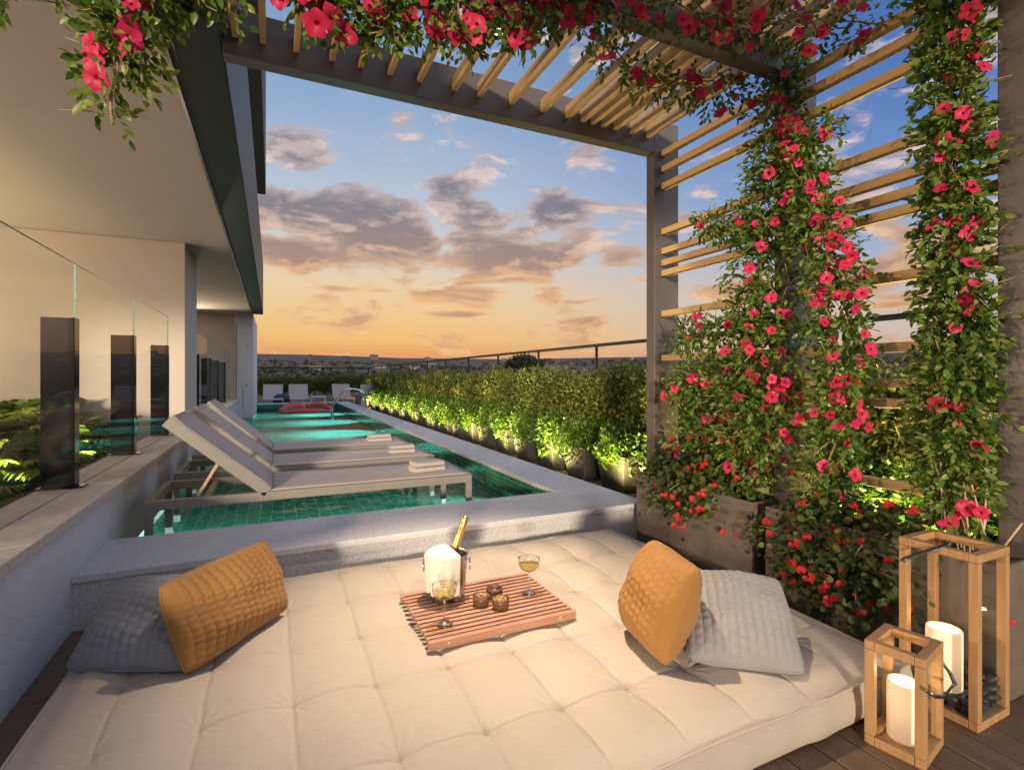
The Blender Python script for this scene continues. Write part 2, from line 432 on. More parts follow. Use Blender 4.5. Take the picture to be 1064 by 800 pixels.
for y in (4.09, 5.605, 7.235): bal_post(y, bal)
wall2 = thing('parapet_wall', (-1.1, 13, 0), 'far length of low white wall between the stucco pier and the white end wall', 'wall')
b = MB(); b.box(-1.255, -.93, 9.78, 17.28, -.2, .558); b.build('wall_body', PLAS, wall2)
b = MB(); b.box(-1.3, -.898, 9.78, 17.28, .56, .606); b.build('stone_cap', LIME, wall2, .004)
bal2 = thing('glass_balustrade', (-1.122, 13, .6), 'distant glass balustrade with slim black posts beyond the stucco pier', 'balustrade')
for y0, y1 in ((9.8, 10.03), (10.04, 11.96), (11.97, 13.6), (13.61, 15.45), (15.46, 17.25)):
    b = MB(); b.box(-1.127, -1.117, y0, y1, .607, 2.0); b.build('glass_panel', PGLASS, bal2)
for y in (10.035, 11.965, 13.605, 15.455): bal_post(y, bal2)

# ------------------------------------------------------------------ building
bd = thing('apartment_building', (-3, 10, 0), 'apartment tower with wide beige soffit and dark fascia over the pool', 'building')
b = MB(); b.box(-9, -.54, .4, 17.3, 3.18, 3.3); b.build('soffit', SOFF, bd)
b = MB(); b.box(-.539, -.26, .4, 17.32, 3.165, 4.3); f = b.build('fascia', BROWN, bd, .004)
b = MB(); b.box(-.2595, -.252, .4, 17.33, 3.172, 4.7); b.build('fascia_cladding', SLATE, f)
b = MB(); b.box(-.56, -.5395, .4, 17.3, 3.155, 3.1795); b.build('drip_trim', STEEL, f)
b = MB(); b.box(-.42, -.18, 3, 17.3, 6.8, 16); b.build('upper_wall', BROWN, bd)
b = MB(); b.box(-9, -1.115, 8.53, 9.76, -.2, 3.179); b.build('stucco_pier', STUC, bd, .01)
b = MB(); b.box(-4, -1.035, 17.3, 17.5, -.2, 3.178); b.build('rear_wall', STUC, bd)
b = MB(); b.box(-1.03, -.52, 17.28, 21.6, -1.3, 3.179); ew = b.build('end_wall', WHITE, bd, .006)
b = MB(); b.box(-.985, -.955, 17.262, 17.279, .5, 2.9); b.build('door_jamb', STEEL, ew)
b = MB(); b.box(-.72, -.68, 17.26, 17.279, 1.02, 1.06); b.build('door_handle', RAILM, ew)
b = MB(); b.tube([(-.66, 17.255, 2.2), (-.66, 17.279, 2.2)], .03, 14); b.build('wall_lamp', STEEL, ew)
b = MB(); b.box(-2.58, -2.42, 17.2, 17.299, 2.1, 2.25); b.build('wall_lamp', RAILM, bd)  # housing of an added lamp, out of sight behind the pier
b = MB(); b.box(-.8, -.79, 17.272, 17.2795, .3, 1.03); b.build('door_gap', RAILM, ew)
b = MB(); b.box(-9, -6.2, .4, 8.52, -.2, 3.178); b.build('side_wall', STUC, bd)

# ------------------------------------------------------------------ pergola
pg = thing('pergola', (2.94, 2.2, 0), 'dark pergola frame with golden timber slats over the daybed', 'pergola')
PX0, PX1 = 2.813, 3.066
for y0, y1 in ((3.3, 3.4), (2.1, 2.2), (1.02, 1.12), (-.8, -.7)):
    b = MB(); b.box(PX0, PX1, y0, y1, 0, 3.382); b.build('post', FRAME, pg, .004)
for y0, y1 in ((3.3, 3.4), (2.1, 2.2), (-.8, -.7)):
    b = MB(); b.box(-.25, PX0 - .001, y0, y1, 3.115, 3.38); b.build('beam', FRAME, pg, .004)
roof_x = [-.19, -.05, .13, .33, .5, .68, .87, 1.11, 1.29, 1.53, 1.78, 1.99, 2.12, 2.21, 2.31, 2.42, 2.58, 2.74]
for x in roof_x:
    for y0, y1 in ((-.699, 2.099), (2.201, 3.299)):
        b = MB(); b.box(x - .017, x + .017, y0, y1, 3.213, 3.305); b.build('roof_slat', SLAT, pg, .003, 1)
side_z = [3.12, 2.99, 2.85, 2.48, 2.32, 2.225, 2.14, 1.81, 1.45, 1.265, 1.16, .74]
for z in side_z:
    for y0, y1 in ((1.121, 2.099), (2.201, 3.299)):
        b = MB(); b.box(2.88, 2.93, y0, y1, z - .024, z + .024); b.build('side_slat', SLAT, pg, .003, 1)
# downlight on the middle beam
dl = thing('downlight', (1.11, 2.55, 3.21), 'small downlight fixed under a roof slat above the serving tray', 'lamp')
b = MB(); b.tube([(1.11, 2.55, 3.212), (1.11, 2.55, 3.16)], .035, 20); b.build('lamp_housing', RAILM, dl)
b = MB(); b.tube([(1.11, 2.55, 3.1595), (1.11, 2.55, 3.156)], .027, 20); b.build('lamp_lens', emit('downlight_lens', (1, .8, .55), 12), dl)

# ------------------------------------------------------------------ mattress
TX0, TY0, TPX, TPY = .064, 1.94, .28, .40
MX0, MX1, MY0, MY1 = -.71, 2.31, 1.2, 3.2
def matt_h(X, Y):
    X = np.asarray(X, float); Y = np.asarray(Y, float)
    ux = (X - TX0) / TPX; uy = (Y - TY0) / TPY
    dx = (ux - np.round(ux)) * TPX; dy = (uy - np.round(uy)) * TPY
    dt = np.hypot(dx, dy * .8)
    h = .021 * (1 - np.exp(-(dt / .07) ** 1.4))
    h = h + .010 * np.abs(np.sin(np.pi * (ux))) * np.abs(np.sin(np.pi * uy))
    h -= .0065 * np.exp(-np.abs(dx / .005)) + .006 * np.exp(-np.abs(dy / .005)) + .006 * np.exp(-(dt / .012) ** 2)
    th = np.arctan2(dy, dx)
    h += .0018 * np.sin(th * 13 + np.round(ux) * 2.1 + np.round(uy)) * np.exp(-((dt - .04) / .035) ** 2)
    h += .005 * np.sin(X * 3.1 + 1) * np.sin(Y * 4.3)
    e = np.minimum(np.minimum(X - MX0, MX1 - X), np.minimum(Y - MY0, MY1 - Y))
    w = np.clip(e / .10, 0, 1); w = w * w * (3 - 2 * w)
    return .148 + (h + .004) * (w * .85 + .15)
def mz(x, y): return float(matt_h(x, y))
NX, NY = 540, 360
xs = np.linspace(MX0, MX1, NX); ys = np.linspace(MY0, MY1, NY)
XX, YY = np.meshgrid(xs, ys, indexing='ij'); ZZ = matt_h(XX, YY)
b = MB(); b.grid([[(XX[i, j], YY[i, j], ZZ[i, j]) for j in range(NY)] for i in range(NX)])
# rounded, slightly bulging border band hanging from the top seam
ring = [(x, MY0) for x in xs[:-1]] + [(MX1, y) for y in ys[:-1]] + [(x, MY1) for x in xs[:0:-1]] + [(MX0, y) for y in ys[:0:-1]]
nrm = [(0, -1)] * (NX - 1) + [(1, 0)] * (NY - 1) + [(0, 1)] * (NX - 1) + [(-1, 0)] * (NY - 1)
lev = [(.0, None), (.008, .151), (.004, .142), (.012, .133), (.02, .1), (.021, .06), (.014, .025), (.002, .012), (-.03, .008)]
rows = []
for off, z in lev:
    row = []
    for (x, y), (nx, ny) in zip(ring, nrm):
        wv = 1 + .35 * math.sin(x * 9 + y * 7) * math.sin(x * 23 + y * 17)
        zz = mz(x, y) if z is None else z + (.004 * math.sin(x * 13 + y * 11) if .02 < z < .14 else 0)
        row.append((x + nx * off * wv, y + ny * off * wv, zz))
    row.append(row[0]); rows.append(row)
b.grid(rows)
mt = b.build('daybed_mattress', MATT); tag(mt, 'large tufted cream floor mattress laid on the deck before the pool', 'mattress')

b = MB(); b.tube([(x + nx * .009, y + ny * .009, .149 + .003 * math.sin(x * 9 + y * 7)) for (x, y), (nx, ny) in list(zip(ring, nrm))[::4]] + [(ring[0][0], ring[0][1] - .009, .149)], .0045, 6); b.build('piping', MATT, mt)
# ------------------------------------------------------------------ pillows
def pillow(name, p0, p1, lean, w_h, thick, mat, label, group, rows=13, wr=7):
    """p0-p1 bottom edge, lean = (back, up) direction"""
    p0 = Vector(p0); p1 = Vector(p1); ex = (p1 - p0); W = ex.length; ex.normalize()
    nb = Vector((-ex.y, ex.x, 0)); ey = (nb * lean[0] + Vector((0, 0, lean[1]))).normalized(); ez = ex.cross(ey).normalized()
    c = (p0 + p1) / 2 + ey * w_h / 2
    N = 150; s = np.linspace(-1, 1, N); S, T = np.meshgrid(s, s, indexing='ij')
    prof = (np.clip(1 - S ** 2, 0, 1) ** .5) * (np.clip(1 - T ** 2, 0, 1) ** .5)
    # pinched sides, pointed corners
    rc = 1 - .085 * (np.abs(S) ** 5) * (np.abs(T) ** 5)
    px = S * rc * (1 - .035 * (1 - T ** 2) * np.abs(S) ** 3 + .012 * np.sin(T * 5 + 1)); py = T * rc * (1 - .05 * (1 - S ** 2) * np.abs(T) ** 3 + .014 * np.sin(S * 4 + 2))
    ph = (S + 1) / 2 * rows
    chan = np.abs(np.sin(np.pi * ph)) ** .5
    wob = np.sin(T * wr * 5.3 + np.floor(ph) * 1.9 + .6 * np.sin(T * 9 + np.floor(ph) * 4.1))
    q = .0115 * chan + .0026 * wob * chan
    crump = .013 * np.sin(S * 4 + T * 3 + 1) * np.sin(T * 5 - S * 2)
    me_ = MB()
    for sd in (1, -1):
        hh = sd * (prof * (thick / 2 + q * 1.0 + crump) )
        Pm = [[c + ex * (px[i, j] * W / 2) + ey * (py[i, j] * w_h / 2) + ez * hh[i, j] for j in range(N)] for i in range(N)]
        if sd < 0: Pm = Pm[::-1]
        me_.grid(Pm)
    root = thing(name, ((p0 + p1) / 2), label, 'pillow', group)
    me_.build('pillow_cover', mat, root)
    # seam piping round the edge
    pts = []
    for i in range(0, N, 3): pts.append((px[i, 0], py[i, 0]))
    for i in range(0, N, 3): pts.append((px[-1, i], py[-1, i]))
    for i in range(N - 1, -1, -3): pts.append((px[i, -1], py[i, -1]))
    for i in range(N - 1, -1, -3): pts.append((px[0, i], py[0, i]))
    b = MB(); b.tube([c + ex * (u * W / 2) + ey * (v_ * w_h / 2) for u, v_ in pts], .004, 6); b.build('seam', mat, root)
    return root
GP = 'quilted pillows on the daybed'
z = .185
pillow('pillow', (-.30, 2.225, z), (.08, 2.69, z), (.40, 1), .36, .19, MUST, 'long mustard quilted pillow standing against a dark grey one, beside the white wall', GP, 15, 8)
pillow('pillow', (-.735, 2.50, z - .01), (-.30, 2.27, z), (1.0, .78), .40, .2, GREYF, 'dark slate grey quilted pillow slumped behind the long mustard pillow', GP, 13)
pillow('pillow', (1.44, 1.91, z), (1.35, 1.52, z), (.40, 1), .41, .25, MUST, 'plump mustard quilted pillow propped on a pale grey pillow near the planters', GP, 13)
pillow('pillow', (1.46, 1.53, z), (1.80, 1.26, z), (1.0, .58), .45, .2, BLUEG, 'pale dove grey quilted pillow reclining behind the plump mustard pillow', GP, 13)

# ------------------------------------------------------------------ tray and what stands on it
TZ = .182
tr_ = thing('serving_tray', (.92, 2.29, TZ), 'slatted reddish teak serving tray on the mattress', 'tray')
ns = 14
def attr(o, n, val=None):
    at = o.data.attributes.new('rnd', 'FLOAT', 'POINT'); k = len(o.data.vertices)
    at.data.foreach_set('value', np.full(k, random.random() if val is None else val, dtype=np.float32))
for i in range(ns):
    y0 = 2.045 + (2.54 - 2.045) * i / (ns - 1) - .013
    b = MB()
    if i in (0, ns - 1): b.box(.575, 1.275, y0, y0 + .026, TZ, TZ + .036)
    else: b.box(.578, 1.272, y0, y0 + .024, TZ + .018, TZ + .034)
    attr(b.build('slat', TEAK, tr_, .003), 1)
for x in (.66, 1.19):
    b = MB(); b.box(x - .02, x + .02, 2.062, 2.52, TZ, TZ + .0175); attr(b.build('cross_bar', TEAK, tr_, .002), 1)
    b = MB(); b.tube([(x, 2.03, TZ + .018), (x, 2.034, TZ + .018)], .008, 14); b.build('dowel_plug', STRUT, tr_)
TT = TZ + .034
bk = thing('ice_bucket', (.775, 2.42, TT), 'steel champagne bucket standing at the back of the teak tray', 'ice bucket')
b = MB(); b.lathe([(0, .002), (.078, .002), (.083, .006), (.09, .05), (.1, .2), (.1025, .213), (.106, .216), (.107, .222), (.104, .225), (.1, .222), (.098, .2), (.09, .1), (0, .09)], 48, (.775, 2.42, TT)); b.build('bucket_body', STEEL, bk)
for sg in (-1, 1):
    a = R(-20) if sg > 0 else R(160)
    cx, cy = .775 + .112 * math.cos(a), 2.42 + .112 * math.sin(a)
    b = MB(); b.bar((cx - .014 * math.cos(a), cy - .014 * math.sin(a), TT + .185), (cx, cy, TT + .185), .014, .014)
    b.tube([(cx + .004 * math.cos(a), cy + .004 * math.sin(a), TT + .185)], .004) if 0 else None
    tpts = [(cx + .026 * math.sin(t_) * -math.sin(a), cy + .026 * math.sin(t_) * math.cos(a), TT + .165 + .026 * math.cos(t_)) for t_ in np.linspace(0, 2 * math.pi, 22)]
    b.tube(tpts, .004, 8); b.build('ring_handle', CHROME, bk)
# bottle leaning in the bucket
bo = thing('champagne_bottle', (.76, 2.43, TT + .1), 'champagne bottle with gold foil neck leaning in the ice bucket', 'bottle')
def axis_lathe(prof, base, axis, n=24):
    axis = Vector(axis).normalized(); a = axis.orthogonal().normalized(); c2 = axis.cross(a); b = MB(); vs = []; fs = []
    for r, z in prof:
        for k in range(n):
            t_ = 2 * math.pi * k / n; vs.append(Vector(base) + axis * z + (a * math.cos(t_) + c2 * math.sin(t_)) * r)
    for i in range(len(prof) - 1):
        for k in range(n): fs.append((i * n + k, i * n + (k + 1) % n, (i + 1) * n + (k + 1) % n, (i + 1) * n + k))
    return b.add(vs, fs, True)
ax = (.135, -.012, .36); bs_ = (.762, 2.424, TT + .095)
axis_lathe([(0, .0), (.034, 0), (.036, .02), (.034, .09), (.022, .14), (.0165, .165)], bs_, ax).build('bottle_glass', BOTG, bo)
axis_lathe([(.0225, .139), (.0215, .15), (.0185, .162)], bs_, ax).build('neck_label', REDL, bo)
axis_lathe([(.0188, .16), (.0172, .19), (.016, .25), (.0185, .262), (.0185, .275), (.0165, .28), (.0175, .3), (.015, .312), (0, .316)], bs_, ax).build('gold_foil', GOLD, bo)
# napkin over the rim: a folded cloth hanging over the front of the bucket
b = MB(); P = []
c0 = Vector((.775, 2.42, TT))
for i in range(41):
    u = i / 40 * 2 - 1; ang = R(-128) + u * R(56); row = []
    for j in range(36):
        s = j / 35
        if s < .36:                                     # mounded over the ice
            k = s / .36; r_ = .103 * k ** .8; zz = .268 - .035 * k ** 2 + .007 * math.sin(u * 9 + k * 4) * k
            row.append(c0 + Vector((math.cos(ang) * r_ - .015 * (1 - k), math.sin(ang) * r_, zz)))
        else:
            k = (s - .36) / .64; r_ = .112 - .014 * k + .005 * math.sin(u * 13 + 1) * (k + .2) ; zz = .233 - k * .19 + .004 * math.sin(u * 7)
            row.append(c0 + Vector((math.cos(ang) * r_, math.sin(ang) * r_, zz)))
    P.append(row)
b.grid(P); nk = b.build('napkin', NAPK)
sol = nk.modifiers.new('thick', 'SOLIDIFY'); sol.thickness = .004; sol.offset = 1
tag(nk, 'white cloth napkin draped over the front of the ice bucket', 'napkin')
# ice
b = MB()
for i in range(16):
    a = random.uniform(0, 6.28); r_ = random.uniform(.02, .075); q = random.uniform(.012, .016)
    m = Euler((random.random() * 3, random.random() * 3, 0)).to_matrix()
    vs = [c0 + Vector((r_ * math.cos(a), r_ * math.sin(a), .2 + random.random() * .03)) + m @ Vector((i_ * q, j_ * q, k_ * q)) for k_ in (-1, 1) for j_ in (-1, 1) for i_ in (-1, 1)]
    b.add(vs, [(0, 2, 3, 1), (4, 5, 7, 6), (0, 1, 5, 4), (2, 6, 7, 3), (0, 4, 6, 2), (1, 3, 7, 5)])
ic = b.build('ice', WGLASS); tag(ic, 'ice cubes heaped inside the steel bucket', 'ice', None, 'stuff')
# coupes
def coupe(x, y, z, label):
    g = thing('champagne_coupe', (x, y, z), label, 'glass', 'champagne coupes by the tray')
    b = MB(); b.lathe([(0, .001), (.034, .001), (.036, .003), (.02, .006), (.006, .01), (.0038, .02), (.0036, .1), (.006, .108)], 28, (x, y, z))
    b.build('stem', CGLASS, g)
    prof = [(.0055, .1065), (.006, .108), (.025, .114), (.042, .125), (.052, .142), (.055, .16), (.0535, .175)]
    b = MB(); b.lathe(prof + [(prof[-1][0] - .002, prof[-1][1])], 36, (x, y, z)); b.build('bowl', WGLASS, g)
    b = MB(); b.lathe([(0, .113), (.023, .1165), (.039, .127), (.048, .143), (.0495, .147), (0, .147)], 36, (x, y, z)); b.build('wine', WINE, g)
coupe(.682, 2.165, TT, 'champagne coupe standing on the tray in front of the steel bucket')
coupe(1.165, 2.30, TT, 'champagne coupe standing behind the nut cups, away from the bucket')
# cups of nuts
def cup(x, y, z, label, nuts, r=.04, h=.048):
    g = thing('nut_cup', (x, y, z), label, 'cup', 'small cups of nuts on the tray')
    b = MB(); b.lathe([(0, .001), (r * .86, .001), (r * .92, .004), (r, h * .6), (r, h), (r - .004, h), (r - .005, h * .6), (0, h * .5)], 32, (x, y, z)); b.build('cup_body', BOWLM, g)
    if nuts:
        b = MB()
        for i in range(46):
            a = random.uniform(0, 6.28); q = r * .82 * math.sqrt(random.random()); s_ = random.uniform(.0045, .0065)
            d = Vector((random.uniform(-1, 1), random.uniform(-1, 1), random.uniform(-.4, .4))).normalized() * s_ * .9
            p = Vector((x + q * math.cos(a), y + q * math.sin(a), z + h * .86 + (r - q) * .25 * random.random()))
            b.tube([p - d * 1.2, p - d * .7, p + d * .5, p + d * 1.2], [s_ * .3, s_ * .85, s_ * .8, s_ * .2], 6)
        n_ = b.build('nuts', NUTC, g); n_['kind'] = 'stuff'
cup(.898, 2.275, TT, 'small walnut cup heaped with nuts, nearest the bucket', True)
cup(.968, 2.205, TT, 'small walnut cup heaped with nuts, closest to the front edge of the tray', True)
cup(.99, 2.33, TT, 'small dark cup behind the two cups heaped with nuts', False)

# ------------------------------------------------------------------ lanterns
def lantern(loc, w, d, h, rz, label, t=.026):
    g = thing('lantern', loc, label, 'lantern', 'wooden candle lanterns on the deck', rz)
    save = g.location.copy(); g.location = (0, 0, 0)
    x0, x1, y0, y1 = -w / 2, w / 2, -d / 2, d / 2
    for sx in (0, 1):
        for sy in (0, 1):
            px_ = x0 if sx == 0 else x1 - t; py_ = y0 if sy == 0 else y1 - t
            b = MB(); b.box(px_, px_ + t, py_, py_ + t, t + .0015, h - t - .0015); b.build('upright', LANT, g, .002)
    for z0, nm in ((0, 'bottom_rail'), (h - t, 'top_rail')):
        for yy in (y0, y1 - t):
            b = MB(); b.box(x0, x1, yy, yy + t, z0, z0 + t); b.build(nm, LANT, g, .002)
        for xx in (x0, x1 - t):
            b = MB(); b.box(xx, xx + t, y0 + t + .001, y1 - t - .001, z0, z0 + t); b.build(nm, LANT, g, .002)
    b = MB(); b.box(x0 + t + .001, x1 - t - .001, y0 + t + .001, y1 - t - .001, .004, .014); b.build('base_plate', LANT, g)
    for i in range(4):
        b = MB(); q = t / 2
        if i == 0: b.box(x0 + t, x1 - t, y0 + q - .0015, y0 + q + .0015, t, h - t)
        if i == 1: b.box(x0 + t, x1 - t, y1 - q - .0015, y1 - q + .0015, t, h - t)
        if i == 2: b.box(x0 + q - .0015, x0 + q + .0015, y0 + t, y1 - t, t, h - t)
        if i == 3: b.box(x1 - q - .0015, x1 - q + .0015, y0 + t, y1 - t, t, h - t)
        b.build('glass_pane', PANEG, g)
    g.location = save; return g
def strap(g, pts, w=.02):
    b = MB(); loc = g.location.copy(); rz = g.rotation_euler.z; g.location = (0, 0, 0)
    P = []
    for p, s in pts: p = Vector(p); s = Vector(s); P.append([p - s * w / 2, p + s * w / 2])
    b.grid(P, True); o = b.build('handle', STRAP, g); m = o.modifiers.new('thick', 'SOLIDIFY'); m.thickness = .003
    g.location = loc
big = lantern((2.449, 1.114, 0), .243, .26, .646, R(1), 'tall wooden lantern with dark pebbles, back of the two lanterns', .03)
x0 = -.1215; zt = .646
strap(big, [((x0 + .02, -.03, zt + .006), (.3, 1, 0)), ((x0 - .005, -.01, zt - .004), (.3, 1, 0)), ((x0 - .035, .035, zt - .036), (.3, 1, 0)), ((x0 - .062, .075, zt - .066), (.3, 1, 0)), ((x0 - .066, .082, zt - .078), (.3, 1, 0))], .022)
small = lantern((2.03, 1.068, 0), .205, .176, .365, R(12), 'short wooden lantern with a single candle, front of the two lanterns', .03)
zt = .365
strap(small, [((.1045, -.03, zt - .012), (0, 1, 0)), ((.112, -.06, zt - .05), (0, 1, 0)), ((.122, -.10, zt - .11), (0, 1, 0)), ((.1, -.118, zt - .135), (0, 1, 0)), ((.03, -.125, zt - .115), (0, 0, 1)), ((-.05, -.122, zt - .12), (0, 0, 1)), ((-.1, -.112, zt - .105), (0, 0, 1)), ((-.115, -.09, zt - .09), (0, 0, 1))], .013)
def candle(x, y, z, r, h, label):
    g = thing('candle', (x, y, z), label, 'candle', 'lit white pillar candles')
    b = MB(); b.lathe([(0, 0), (r * .97, 0), (r, .004), (r, h - .01), (r * .97, h), (r * .84, h + .001), (r * .76, h - .006), (r * .6, h - .02), (0, h - .024)], 40, (x, y, z)); b.build('wax', WAX, g)
    b = MB(); b.tube([(x, y, z + h - .024), (x + .001, y, z + h - .008)], .0015, 6); b.build('wick', RAILM, g)
candle(2.04, 1.072, .015, .051, .2, 'lit white pillar candle inside the short lantern')
candle(2.40, 1.12, .085, .058, .225, 'lit white pillar candle standing on pebbles in the tall lantern')
pebm = []
for v_ in range(4):
    bm = MB(); P = []
    for i in range(9):
        th = math.pi * i / 8; row = []
        for j in range(13):
            p_ = 2 * math.pi * j / 12; q = 1 + .16 * math.sin(2 * p_ + v_) * math.sin(th) + .1 * math.cos(3 * p_ + v_ * 2)* math.sin(th)
            row.append((.026 * q * math.sin(th) * math.cos(p_), .021 * q * math.sin(th) * math.sin(p_), .014 * math.cos(th)))
        P.append(row)
    bm.grid(P); me = bpy.data.meshes.new('pebble'); me.from_pydata(bm.v, [], bm.f); me.polygons.foreach_set('use_smooth', bm.sm); me.materials.append(PEB); pebm.append(me)
pk = 0
for layer in range(4):
    for i in range(5):
        for j in range(5):
            x = 2.449 - .078 + i * .039 + random.uniform(-.006, .006); y = 1.114 - .085 + j * .042 + random.uniform(-.006, .006)
            if layer == 3 and (x - 2.4) ** 2 + (y - 1.12) ** 2 < .082 ** 2 : continue
            if layer >= 1 and (x - 2.4) ** 2 + (y - 1.12) ** 2 < .05 ** 2: continue
            if layer == 3 and i < 3: continue
            o = bpy.data.objects.new('pebble', pebm[pk % 4]); col.objects.link(o); pk += 1
            o.location = (x, y, .028 + layer * .021 + (.012 if i > 3 else 0) * layer); o.rotation_euler = (random.uniform(-.5, .5), random.uniform(-.5, .5), random.uniform(0, 6))
            s_ = random.uniform(.85, 1.2); o.scale = (s_, s_, s_)
            tag(o, 'dark slate pebble heaped around the candle in the tall lantern', 'pebble', 'dark pebbles in the tall lantern')

# ------------------------------------------------------------------ sun loungers
def lounger_proto(label):
    g = thing('sun_lounger', (0, 0, 0), label, 'sun lounger', 'sun loungers standing in the pool')
    Lx0, Lx1, W, zt = -.79, 1.58, .78, .445
    b = MB()
    for y in (0, W - .045): b.box(Lx0, Lx1, y, y + .045, zt - .065, zt)
    b.box(Lx0, Lx0 + .045, .0455, W - .0455, zt - .065, zt); b.box(Lx1 - .045, Lx1, .0455, W - .0455, zt - .065, zt)
    b.box(.2, .24, .0455, W - .0455, zt - .055, zt - .015); b.box(-.45, -.41, .0455, W - .0455, zt - .055, zt - .015)
    b.build('frame', ALU, g, .003)
    for x in (Lx0 , Lx1 - .05):
        for y in (0, W - .045):
            b = MB(); b.box(x, x + .05, y, y + .045, ZS + .001, zt - .066); b.build('leg', ALU, g, .003)
    b = MB(); P = []
    for i in range(25):
        x = -.03 + (Lx1 - .0 + .03 - .005) * i / 24
        P.append([(x, .004 + (W - .008) * j / 8, zt + .006 - .006 * math.sin(math.pi * j / 8) * math.sin(math.pi * i / 24)) for j in range(9)])
    b.grid(P); s = b.build('seat_sling', SLING, g); m = s.modifiers.new('thick', 'SOLIDIFY'); m.thickness = .005; m.offset = 1
    h = Vector((-.03, 0, zt - .005)); e = Vector((-.665, 0, .99)); d = (e - h).normalized(); n = Vector((d.z, 0, -d.x)) * 1
    n = Vector((.655, 0, .755))
    def B(u, v, w): return h + d * u + Vector((0, v, 0)) + n * w
    Lb = (e - h).length; b = MB()
    for y in (0, W - .04):
        a_, c_ = B(0, y + .02, .0), B(Lb, y + .02, .0); b.bar(a_, c_, .04, .075, n)
    for u in (.02, Lb - .02): b.bar(B(u, .0405, .0), B(u, W - .0405, .0), .04, .06, n)
    bf = b.build('backrest_frame', ALU, g, .003)
    b = MB(); b.grid([[B(Lb * i / 8, .004 + (W - .008) * j / 6, .041) for j in range(7)] for i in range(9)]); s = b.build('backrest_sling', SLING, bf)
    m = s.modifiers.new('thick', 'SOLIDIFY'); m.thickness = .004; m.offset = 0
    for y in (.1, W - .1):
        b = MB(); b.bar(B(.4, y, -.03), Vector((-.57, y, zt - .15)), .03, .022); b.build('support_strut', STRUT, g, .002)
    return g
lab = ['taupe sun lounger nearest the daybed, standing in shallow water', 'taupe sun lounger in the middle of the three in the pool', 'taupe sun lounger third from the daybed, next to deep water']
l0 = lounger_proto(lab[0]); L = [l0]
for k in (1, 2):
    c = copy_tree(l0); c['label'] = lab[k]; L.append(c)
YL = [4.22, 5.36, 6.5]
for o, y in zip(L, YL): o.location = (0, y, 0)
# folded towels
def towel(loc, rz, label):
    g = thing('folded_towel', (0, 0, 0), label, 'towel', 'folded towels on the sun loungers')
    for k, (w, d, z0, z1) in enumerate(((.28, .2, .0, .046), (.265, .185, .047, .092))):
        b = MB(); n = 16; P = []
        zc = (z0 + z1) / 2; hh = (z1 - z0) / 2
        for i in range(15):
            x = -w / 2 + w * i / 14; row = []
            sc = 1 - .06 * (abs(i - 7) / 7) ** 4
            for j in range(n + 1):
                t_ = 2 * math.pi * j / n; ct, st = math.cos(t_), math.sin(t_)
                y = math.copysign(abs(ct) ** .35, ct) * d / 2 * sc; z = zc + math.copysign(abs(st) ** .6, st) * hh * (1 + .07 * math.sin(i * 1.3 + j))
                row.append((x, y, z))
            P.append(row)
        b.grid(P); b.add([p for p in P[0][:-1]], [tuple(range(n - 1, -1, -1))]); b.add([p for p in P[-1][:-1]], [tuple(range(n))])
        b.build('towel_fold', TOWEL, g)
    g.location = loc; g.rotation_euler.z = rz; return g
towel((1.26, 4.52, .4525), R(8), 'folded grey towel on the foot of the lounger nearest the daybed')
towel((1.3, 5.72, .4525), R(-4), 'folded pale towel on the foot of the middle lounger in the pool')
towel((1.27, 6.86, .4525), R(5), 'folded pale towel on the foot of the lounger third from the daybed')

# ladder, float, far loungers
ld = thing('pool_ladder', (1.6, 17, .28), 'bright steel pool handrails beside the far corner of the pool', 'ladder')
for dy in (0, .5):
    b = MB(); xx = 2.52
    y = 15.9 + dy
    pts = [(xx, y, .28)] + [(xx - .0, y, .6)] + [(xx - .35 + .35 * math.cos(t_), y, .75 + .17 * math.sin(t_)) for t_ in np.linspace(0, 2.2, 10)] + [(xx - .9, y, .45), (xx - .92, y, .1), (xx - .92, y, -.5)]
    b.tube(pts, .024, 10); b.build('handrail', CHROME, ld)
fl = thing('pool_float', (.8, 18.6, .08), 'red inflatable float drifting at the far end of the pool', 'pool float')
b = MB()
b.tube([(.2 + 1.7 * i / 24 , 18.6 + .5 * math.sin(i / 24 * 3.14), .12 + .16 * abs(math.sin(i / 24 * 6.28)) ) for i in range(25)], [.05 + .13 * math.sin(math.pi * min(1, (i + 1) / 25)) for i in range(25)], 12)
b.build('float_tube', FLOATM, fl)
b = MB(); b.tube([(.25 + 1.6 * i / 16, 18.3, .11) for i in range(17)], [.04 + .08 * math.sin(math.pi * (i + .5) / 17) for i in range(17)], 10); b.build('float_base', FLOATM, fl)
def far_chair(x, y, label, i):
    g = thing('deck_chair', (x, y, 0), label, 'deck chair', 'deck chairs beyond the far end of the pool')
    w = .75
    b = MB(); b.box(x, x + w, y - 1.2, y, .36, .42); b.build('seat', SLING, g, .01)
    b = MB(); b.bar((x + w / 2, y - .02, .4), (x + w / 2, y + .4, .95), w, .06, (0, -.8, .6)); b.build('backrest', SLING, g, .01)
    for xx in (x + .03, x + w - .03):
        for yy in (y - 1.15, y - .1):
            b = MB(); b.box(xx - .025, xx + .025, yy - .025, yy + .025, 0, .359); b.build('leg', ALU, g)
for i, (x, t_) in enumerate(((-.35, 'pale deck chair nearest the white end wall, beyond the pool'), (.62, 'pale deck chair between the round pouf and the little side table'), (2.35, 'pale deck chair just behind the steel handrails'), (3.3, 'pale deck chair on the terrace corner nearest the hedge row'))):
    far_chair(x, 23.3 if i < 3 else 21.5, t_, i)
pf = thing('pouf', (.35, 23.0, 0), 'round dark teal pouf between two pale deck chairs', 'pouf')
